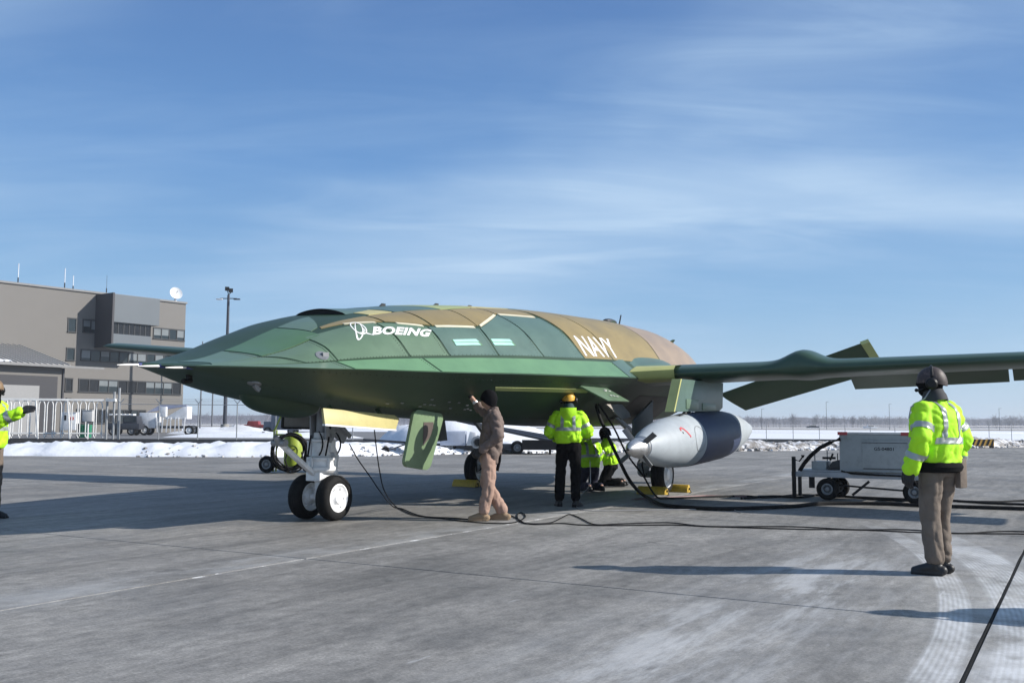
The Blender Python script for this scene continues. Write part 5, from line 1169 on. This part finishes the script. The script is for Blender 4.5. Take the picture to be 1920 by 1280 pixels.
def hand(wrist, dirv, back, mat, parent, name='glove', side=1, curl=.5, sc_=1.0, point=False):
    """dirv: along the palm, back: back of the hand; side picks where the thumb is"""
    d = Vector(dirv).normalized(); bk = Vector(back); bk = (bk - d * bk.dot(d)).normalized(); sd = d.cross(bk) * side; m = MB(); w_ = Vector(wrist)
    limb(m, w_ - d * .03, w_ + d * .02, .034 * sc_, .032 * sc_)
    for k in range(4):
        o_ = sd * (.030 - .020 * k) * sc_; ln = (.070, .080, .075, .060)[k] * sc_
        chain(m, [w_ + o_ * .6 + d * .01, w_ + o_ + d * .085 * sc_], [.020 * sc_, .0165 * sc_])
        c = 0.05 if (point and k < 2) else curl; a = w_ + o_ + d * .088 * sc_; v = d
        pts = [a]; 
        for seg_, f in enumerate((.45, .32, .23)):
            v = (v * math.cos(c * .9) - bk * math.sin(c * .9)).normalized() if seg_ or c > .1 else v; pts.append(pts[-1] + v * ln * f)
        chain(m, pts, [.0125 * sc_, .0115 * sc_, .0105 * sc_, .0095 * sc_])
    t0 = w_ + sd * .028 * sc_ + d * .02; chain(m, [t0, t0 + (sd * .7 + d * .7) * .04 * sc_, t0 + (sd * .45 + d * .95 - bk * .2) * .075 * sc_, t0 + (sd * .3 + d * 1.1 - bk * .35) * .098 * sc_], [.018 * sc_, .0145 * sc_, .0125 * sc_, .011 * sc_])
    return finish(remesh(m, .006, 2), name, mat, parent)
def boot(ankle, knee, toe_dir, mat, parent, h=.13, L=.175):
    a = Vector(ankle); t = Vector((toe_dir[0], toe_dir[1], 0)).normalized(); base = Vector((a.x, a.y, a.z - .09)); m = MB()
    limb(m, a + (Vector(knee) - a).normalized() * (h - .03), a + Vector((0, 0, -.02)), .056, .052)
    chain(m, [base - t * .055 + Vector((0, 0, .045)), base + t * .05 + Vector((0, 0, .062)), base + t * (L - .05) + Vector((0, 0, .042)), base + t * L + Vector((0, 0, .036))], [.043, .048, .043, .030])
    m.box(base + t * .07 + Vector((0, 0, .012)), (L + .09, .088, .024), mat=Matrix(((t.x, -t.y, 0), (t.y, t.x, 0), (0, 0, 1))))
    return finish(remesh(m, .010, 2), 'boot', mat, parent)
skin_m = pbr('skin', (.42, .24, .17), .55, var=.06, scale=12)
skin_d = pbr('skin_dark', (.16, .085, .055), .5, var=.06, scale=12)
hv = pbr('hi_vis_yellow', (.43, .84, .013), .78, var=.10, scale=6, bump=.55, bscale=11)
tape = pbr('reflective_tape', (.36, .39, .37), .35, .25, var=.08, scale=12)
black_c = pbr('black_cloth', (.004, .004, .005), .9, spec=.15, var=.3, scale=10, bump=.2, bscale=40); brown_t = pbr('brown_trousers', (.145, .115, .092), .85, var=.15, scale=8, bump=.5, bscale=14)
tan_s = pbr('tan_shirt', (.155, .115, .098), .85, var=.12, scale=8, bump=.5, bscale=13); tan_t = pbr('tan_trousers', (.33, .215, .165), .85, var=.10, scale=8, bump=.5, bscale=13)
boot_t = pbr('boot_tan', (.26, .18, .11), .8, bump=.2); boot_k = pbr('boot_black', (.012, .012, .013), .5); glove_k = pbr('glove_black', (.014, .014, .016), .7)
helm_y = pbr('helmet_yellow', (.62, .34, .03), .5, var=.15, scale=9); camo_h = pbr('helmet_camo', (.035, .022, .022), .6, dirt=(.22, .16, .14), dirt_amt=.6, scale=7, var=.4)
def person(name_label, loc, rz, J, jacket, trousers, boots, gloves, head, skin_=skin_m, stripes=False, seed=0, puff=1.0, bare=(), hem=None, curl=(.5, .5), point=(False, False), toes=None, harness=True):
    root = empty('person', loc, rz, name_label, 'person', 'ground crew')
    V = {k: Vector(v) for k, v in J.items()}
    pel, che, nek, hd = V['pelvis'], V['chest'], V['neck'], V['head']
    lat = (V['shL'] - V['shR']).normalized(); up = (nek - pel).normalized(); fwd = lat.cross(up).normalized(); latp = (V['hipL'] - V['hipR']).normalized(); fp = latp.cross(up).normalized()
    # body under the clothes, one continuous figure
    m = MB(); torso(m, [(pel - up * .10, .13, .09), (pel, .15, .10), (pel.lerp(che, .5), .135, .095), (che, .16, .11), (che.lerp(nek, .7), .13, .08), (nek, .06, .06)], lat, fwd)
    hf = V['look'].normalized(); hl = Vector((0, 0, 1)).cross(hf).normalized(); hu = hf.cross(hl)
    chain(m, [nek - up * .03, hd - hf * .01 - hu * .06], [.056, .052])
    HM = Matrix((hf, hl, hu)).transposed(); m.ball(hd, .1, 20, 14, (.98, .78, 1.16), HM); m.ball(hd + hf * .045 - hu * .065, .062, 14, 10, (.85, .80, .80), HM)
    m.cone(hd + hf * .085 + hu * .018, hd + hf * .118 - hu * .018, .008, .017, 8); m.ball(hd + hf * .09 - hu * .055, .02, 8, 6, (.7, 1.2, .5), HM); m.ball(hd + hf * .086 + hu * .032, .022, 8, 6, (.6, 2.2, .5), HM)
    for s in (1, -1): m.ball(hd + hl * .08 * s - hf * .01, .028, 10, 8, (.75, .4, 1.2), HM)
    for s in 'LR':
        chain(m, [V['sh' + s], V['el' + s], V['wr' + s]], [.052, .042, .030]); chain(m, [V['hip' + s], V['kn' + s], V['an' + s]], [.080, .056, .042]); chain(m, [che, V['sh' + s]], [.09, .055])
    body_ = finish(remesh(m, .012, 2), 'body', skin_, root)
    for s in (1, -1):
        m = MB(); m.ball(hd + hf * .084 + hl * .031 * s + hu * .016, .0115, 8, 6); m.build('eye', pbr('eye_white', (.55, .53, .5), .3), body_)
    # jacket
    m = MB(); p_ = puff; lowc = pel + up * (hem if hem is not None else -.02)
    torso(m, [(lowc, .165 * p_, .125 * p_), (lowc + up * .06, .185 * p_, .145 * p_), (pel.lerp(che, .55), .185 * p_, .145 * p_), (che, .195 * p_, .145 * p_), (che.lerp(nek, .55), .185 * p_, .12 * p_), (che.lerp(nek, .85), .115, .09), (nek + up * .02, .075, .072), (nek + up * .045, .07, .068)], lat, fwd)
    for s in 'LR':
        b_ = s in bare
        end = V['el' + s].lerp(V['wr' + s], .12 if b_ else .92)
        chain(m, [V['sh' + s] - up * .012, V['el' + s], end], [.072 * p_, .069 * p_, (.066 if b_ else .058) * p_]); chain(m, [che + up * .04, V['sh' + s] - up * .01], [.12, .072 * p_])
    jk = finish(remesh(m, .013, 3), 'jacket' if stripes else 'shirt', jacket, root, .024, seed, (5.0, 5.0, 5.5))
    if stripes:
        me = jk.data; n = len(me.vertices); co = np.empty(n * 3); me.vertices.foreach_get('co', co); co = co.reshape(-1, 3)
        dT, _ = segdist(co, lowc, nek); hz = (co - np.array(lowc)) @ np.array(up); ht = (nek - lowc).length
        lx = (co - np.array(che)) @ np.array(lat); dA = np.full(n, 9.0); tA = {}
        for s in 'LR':
            d1, t1 = segdist(co, V['sh' + s], V['el' + s]); d2, t2 = segdist(co, V['el' + s], V['wr' + s]); k = d1 < d2; dd_ = np.where(k, d1, d2); tA[s] = (np.where(k, t1, 1 + t2), dd_)
            dA = np.minimum(dA, dd_ + .10 * (np.abs(lx) < .16))
        tor = dA - dT * .62
        z0 = ht * .36; w_ = .055
        band(jk, [(hz, z0, z0 + w_), (tor, 0.0, 9)], 'waist_tape', tape, jk)
        if harness:
            for s in (1, -1):
                xx = s * lx - (.105 - .02 * (hz / ht)); band(jk, [(xx, -.024, .024), (hz, z0 + w_ + .002, ht * 1.02)], 'shoulder_tape', tape, jk)
        for s in 'LR':
            t_, dd_ = tA[s]
            for t0 in (.52, 1.42): band(jk, [(t_, t0, t0 + .19), (-dd_, -.105, 9)] + ([(-dT, -9, -.17)] if t0 < 1 else []), 'sleeve_tape', tape, jk)
    # trousers
    m = MB(); torso(m, [(pel - up * .12, .15, .12), (pel - up * .02, .165, .125), (pel + up * .08, .155, .115)], latp, fp)
    for s in 'LR': chain(m, [V['hip' + s], V['kn' + s], V['an' + s] + (V['kn' + s] - V['an' + s]).normalized() * .06], [.105, .080, .074])
    finish(remesh(m, .013, 3), 'trousers', trousers, root, .015, seed + 5, (6, 6, 5.0))
    for i, s in enumerate('LR'):
        td = (toes or {}).get(s, (fwd.x, fwd.y)); boot(V['an' + s], V['kn' + s], td, boots, root)
        dv = (V['ha' + s] - V['wr' + s]) if 'ha' + s in V else (V['wr' + s] - V['el' + s]); bk = V.get('bk' + s, lat * (1 if s == 'L' else -1))
        hand(V['wr' + s], dv, bk, gloves, root, 'glove', 1 if s == 'L' else -1, curl[i], 1.12, point[i])
    def hp_(a, b, c): return hd + hf * a + hl * b + hu * c
    return root, hp_, HM, (hd, hf, hl, hu), V
def headgear(root, H, kind, mat):
    hd, hf, hl, hu = H; HM = Matrix((hf, hl, hu)).transposed(); P_ = lambda a, b, c: hd + hf * a + hl * b + hu * c
    m = MB(); m.ball(P_(-.012, 0, .015), .125, 22, 14, (1.02, .86, 1.02), HM); m.box(P_(-.01, 0, -.14), (.40, .40, .16), mat=HM)
    # upper dome only
    m = MB(); rows = []
    for ph in np.linspace(.05, 1.72 if kind != 'beanie' else 1.85, 12):
        rows.append([hd + HM @ Vector((-.012 + .128 * math.sin(ph) * math.cos(t), .108 * math.sin(ph) * math.sin(t), .018 + .128 * math.cos(ph) - (.03 * max(0, -math.cos(t)) * (ph / 1.7) ** 3))) for t in np.linspace(0, 2 * math.pi, 29)])
    m.grid(rows); inner_ = [[hd + (p - hd) * .95 for p in r_] for r_ in rows]; m.grid(inner_); m.grid([rows[-1], inner_[-1]])
    hm_ = m.build('helmet' if kind != 'beanie' else 'knit_cap', mat, root, angle=70)
    if kind in ('beanie',): 
        m = MB(); m.grid([[hd + (p - hd) * f + hu * dz for p in rows[-1]] for f, dz in ((1.03, -.004), (1.05, .012), (1.03, .035))]); m.build('cap_cuff', mat, hm_)
    if kind in ('cranial',):
        for s in (1, -1):
            m = MB(); m.lathe([(0, .045), (.02, .052), (.045, .05), (.06, .035)], P_(-.005, .085 * s, -.01), hl * s, 18); m.build('ear_cup', black_paint, hm_)
        m = MB(); m.tube([P_(-.01 + .13 * 0, .11 * math.cos(t), .015 + .135 * math.sin(t)) for t in np.linspace(.15, math.pi - .15, 16)], .012, 6); m.build('headband', black_paint, hm_)
        m = MB(); m.tube([P_(.02, .10, -.03), P_(.08, .09, -.06), P_(.118, .04, -.062)], .006, 6); m.ball(P_(.12, .035, -.062), .017, 8, 6); m.build('boom_mic', black_paint, hm_)
        m = MB(); m.grid([[P_(.113 * math.cos(t) - .008, .10 * math.sin(t), z) for t in np.linspace(-1.15, 1.15, 14)] for z in (.006, .055)]); m.build('goggles', glass3, hm_)
    return hm_
def collar(root, V, mat, r=.085, h=.10, name='hood_collar'):
    nk = V['neck']; hd = V['head']; u = (hd - nk).normalized(); m = MB(); rows = []
    for f, k in ((-.02, 1.15), (.03, 1.1), (h * .6, 1.0), (h, .92)):
        c = nk + u * f; a, b = frame(u); rows.append([c + (a * math.cos(t) + b * math.sin(t)) * r * k for t in np.linspace(0, 2 * math.pi, 25)])
    m.grid(rows); m.grid([[c + u * .0 for c in rows[-1]], [(nk + u * h) + (p - (nk + u * h)) * .8 - u * .04 for p in rows[-1]]]); return m.build(name, mat, root)
def mask(root, H, mat, name='balaclava'):
    hd, hf, hl, hu = H; HM = Matrix((hf, hl, hu)).transposed(); m = MB()
    m.ball(hd - hu * .01, .104, 20, 14, (1.0, .82, 1.16), HM); m.ball(hd + hf * .045 - hu * .065, .068, 14, 10, (.95, .85, .85), HM); limb(m, hd - hu * .09, hd - hu * .17, .068, .075); m.ball(hd + hf * .10 - hu * .01, .026, 8, 6)
    return finish(remesh(m, .011, 2), name, mat, root)
def stand(h=1.0, lean_=0.0):
    J = dict(pelvis=(0, 0, .98), chest=(.01, 0, 1.32), neck=(.0, 0, 1.52), head=(.03, 0, 1.665), look=(1, 0, 0),
             shL=(0, .19, 1.435), shR=(0, -.19, 1.435), elL=(-.02, .285, 1.16), elR=(-.02, -.285, 1.16), wrL=(.06, .28, .90), wrR=(.06, -.28, .90),
             hipL=(0, .095, .92), hipR=(0, -.095, .92), knL=(.03, .11, .50), knR=(.03, -.11, .50), anL=(-.02, .12, .09), anR=(-.02, -.12, .09))
    return {k: Vector(v) for k, v in J.items()}
# 1 the man in the foreground, back turned, looking left
J = stand(); J.update(head=Vector((.035, .005, 1.672)), look=Vector((.80, .60, -.02)), elL=Vector((-.06, .30, 1.17)), wrL=Vector((.03, .315, .91)), elR=Vector((-.05, -.30, 1.17)), wrR=Vector((.05, -.30, .90)), anL=Vector((-.02, .09, .09)), anR=Vector((.03, -.09, .09)), knL=Vector((.02, .095, .5)), knR=Vector((.05, -.10, .5)))
b = gr(1763, 1076)
r1, hpf, HM, H, V = person('man in hi-vis jacket, brown trousers and camouflage helmet standing in the right foreground, back turned', (b.x, b.y, 0), R(122), J, hv, brown_t, boot_k, glove_k, None, stripes=True, seed=1, puff=1.22, hem=-.06, toes={'L': (.9, .45), 'R': (.95, .3)})
mask(r1, H, black_c); headgear(r1, H, 'cranial', camo_h); collar(r1, V, pbr('collar_grey', (.03, .032, .036), .8), .095, .085)
m = MB(); m.tube([hpf(.0, .10, -.05), hpf(.06, .20, -.14), V['shL'] + Vector((.05, .08, .02)), V['shL'] + Vector((.06, .10, -.08))], .006, 6); m.build('headset_cord', white_c, r1)
m = MB(); m.box(V['pelvis'] + Vector((-.135, -.14, -.10)), (.06, .10, .26)); m.build('hip_pouch', brown_t, r1, bevel=.015)
m = MB(); m.tube([V['pelvis'] + Vector((.02 + .175 * math.cos(t), .205 * math.sin(t), -.045)) for t in np.linspace(0, 2 * math.pi, 30)], .05, 8, False); m.build('jacket_hem', black_c, r1)
# 2 the man in tan, reaching up to the hull
J = stand(); J.update(pelvis=Vector((.02, 0, .93)), chest=Vector((-.03, 0, 1.26)), neck=Vector((-.02, 0, 1.47)), head=Vector((.05, -.01, 1.615)), look=Vector((.85, -.42, .33)),
    shL=Vector((-.10, .185, 1.40)), shR=Vector((.03, -.18, 1.42)), elL=Vector((-.17, .24, 1.12)), wrL=Vector((.06, .27, .94)), haL=Vector((.14, .27, .86)), elR=Vector((.24, -.24, 1.50)), wrR=Vector((.38, -.18, 1.70)), haR=Vector((.44, -.17, 1.80)),
    hipL=Vector((.02, .09, .88)), hipR=Vector((.02, -.09, .88)), knL=Vector((-.02, .14, .48)), knR=Vector((.10, -.09, .50)), anL=Vector((.06, .16, .09)), anR=Vector((-.17, -.06, .09)))
b = gr(920, 974.5)
r2, hpf, HM, H, V = person('man in tan shirt and trousers with black knit cap reaching up to touch the hull', (b.x, b.y, 0), R(165), J, tan_s, tan_t, boot_t, glove_k, None, seed=9, puff=.98, bare=('R',), hem=-.16, toes={'L': (.95, .25), 'R': (.9, .1)}, curl=(.7, .25))
headgear(r2, H, 'beanie', black_c)
m = MB(); p = V['elR'].lerp(V['wrR'], .42); d = (V['wrR'] - V['elR']).normalized(); m.lathe([(-.012, .042), (.012, .042)], p, d, 16, False); m.cyl(p + Vector((0, .036, 0)), p + Vector((0, .05, 0)), .02, 12); m.build('wristwatch', chrome, r2)
m = MB(); m.tube([Vector((-.11, -.02, .96)), Vector((-.13, .02, .90)), Vector((-.13, .04, .80)), Vector((-.10, .05, .66))], .022, 7); m.build('tool_strap', black_c, r2)
# 3 the man with the yellow helmet, facing the aircraft
J = stand(); J.update(head=Vector((.03, 0, 1.675)), look=Vector((1, -.08, -.05)), elL=Vector((.02, .31, 1.17)), wrL=Vector((.25, .22, 1.06)), elR=Vector((.02, -.31, 1.17)), wrR=Vector((.26, -.20, 1.07)), anL=Vector((.03, .15, .09)), anR=Vector((-.06, -.12, .09)), knL=Vector((.05, .13, .5)))
b = gr(1066, 949)
r3, hpf, HM, H, V = person('man in yellow helmet, hi-vis jacket and black trousers standing at the open panel', (b.x, b.y, 0), R(84), J, hv, black_c, boot_k, glove_k, None, stripes=True, seed=3, puff=1.18, hem=.02, toes={'L': (1, .3), 'R': (1, -.4)})
mask(r3, H, black_c); headgear(r3, H, 'cranial', helm_y); collar(r3, V, pbr('teal_collar', (.02, .05, .055), .8), .09, .09)
m = MB(); q = V['neck']; rows = [[q + Vector((-.10 - .05 * math.sin(s * math.pi), (s - .5) * .26, .03 - .16 * t - .05 * math.sin(s * math.pi) * t)) + Vector((-.03 * math.sin(t * math.pi), 0, 0)) for s in np.linspace(0, 1, 11)] for t in np.linspace(0, 1, 8)]; m.grid(rows); m.build('folded_hood', hv, r3)
# 4 and 5 crouching by the main wheel
def kneel(): 
    J = dict(pelvis=(0, 0, .47), chest=(.07, 0, .76), neck=(.10, 0, .95), head=(.14, 0, 1.09), look=(1, 0, -.2), shL=(.08, .19, .89), shR=(.08, -.19, .89), elL=(.18, .27, .63), elR=(.18, -.27, .63), wrL=(.40, .18, .62), wrR=(.40, -.18, .62),
             hipL=(0, .095, .42), hipR=(0, -.095, .42), knL=(.16, .14, .09), knR=(.19, -.14, .09), anL=(-.26, .14, .11), anR=(-.24, -.13, .11))
    return {k: Vector(v) for k, v in J.items()}
b = gr(1146, 912)
r5, hpf, HM, H, V = person('crouching person in hi-vis jacket and dark hood nearest the main wheel', (b.x, b.y, 0), R(158), kneel(), hv, black_c, boot_k, glove_k, None, stripes=True, seed=13, puff=1.12, hem=-.02, harness=False)
mask(r5, H, black_c, 'hood'); headgear(r5, H, 'beanie', black_c)
b = gr(1106, 921); J = kneel(); J['wrR'] = Vector((.36, -.1, .75))
r4, hpf, HM, H, V = person('crouching person in hi-vis vest half hidden behind the yellow helmet man', (b.x, b.y, 0), R(112), J, hv, pbr('navy_cloth', (.012, .014, .035), .85), boot_k, glove_k, None, stripes=True, seed=17, puff=1.1, hem=-.02)
mask(r4, H, black_c, 'hood'); headgear(r4, H, 'beanie', black_c)
# 6 the marshaller cut by the left edge
J = stand(); J.update(neck=Vector((0, 0, 1.56)), chest=Vector((.01, 0, 1.35)), head=Vector((.035, 0, 1.715)), look=Vector((1, -.25, -.02)), shL=Vector((0, .195, 1.49)), shR=Vector((.0, -.195, 1.49)),
    elR=Vector((.27, -.26, 1.27)), wrR=Vector((.57, -.20, 1.42)), haR=Vector((.70, -.18, 1.45)), bkR=Vector((.1, -.8, .5)), elL=Vector((-.12, .27, 1.2)), wrL=Vector((-.12, .24, .95)), pelvis=Vector((0, 0, 1.0)), anL=Vector((.02, .12, .09)), anR=Vector((.0, -.11, .09)))
b = gr(-22, 972)
r6, hpf, HM, H, V = person('man at the left edge in hi-vis jacket with one gloved arm held out', (b.x - .03, b.y, 0), R(-8), J, hv, brown_t, boot_k, glove_k, None, skin_d, stripes=True, seed=23, puff=1.2, hem=-.06, curl=(.4, .12), point=(False, True), harness=True)
mask(r6, H, black_c); headgear(r6, H, 'cranial', pbr('helmet_tan', (.20, .13, .07), .6, dirt=(.03, .02, .02), dirt_amt=.6, scale=8)); collar(r6, V, black_c, .10, .10)
# a seventh crew member just outside the frame: only the shadow falls into view
tip = gr(1650, 1149); o = copy_tree(r1); hgt = 1.80 / math.tan(SUN_EL)
o.location = (tip.x + hgt * math.cos(SUN_AZ), tip.y + hgt * math.sin(SUN_AZ), 0); o.rotation_euler = (0, 0, R(150))
tag(o, 'crew member just outside the right edge whose long shadow crosses the dark joint', 'person', 'ground crew')
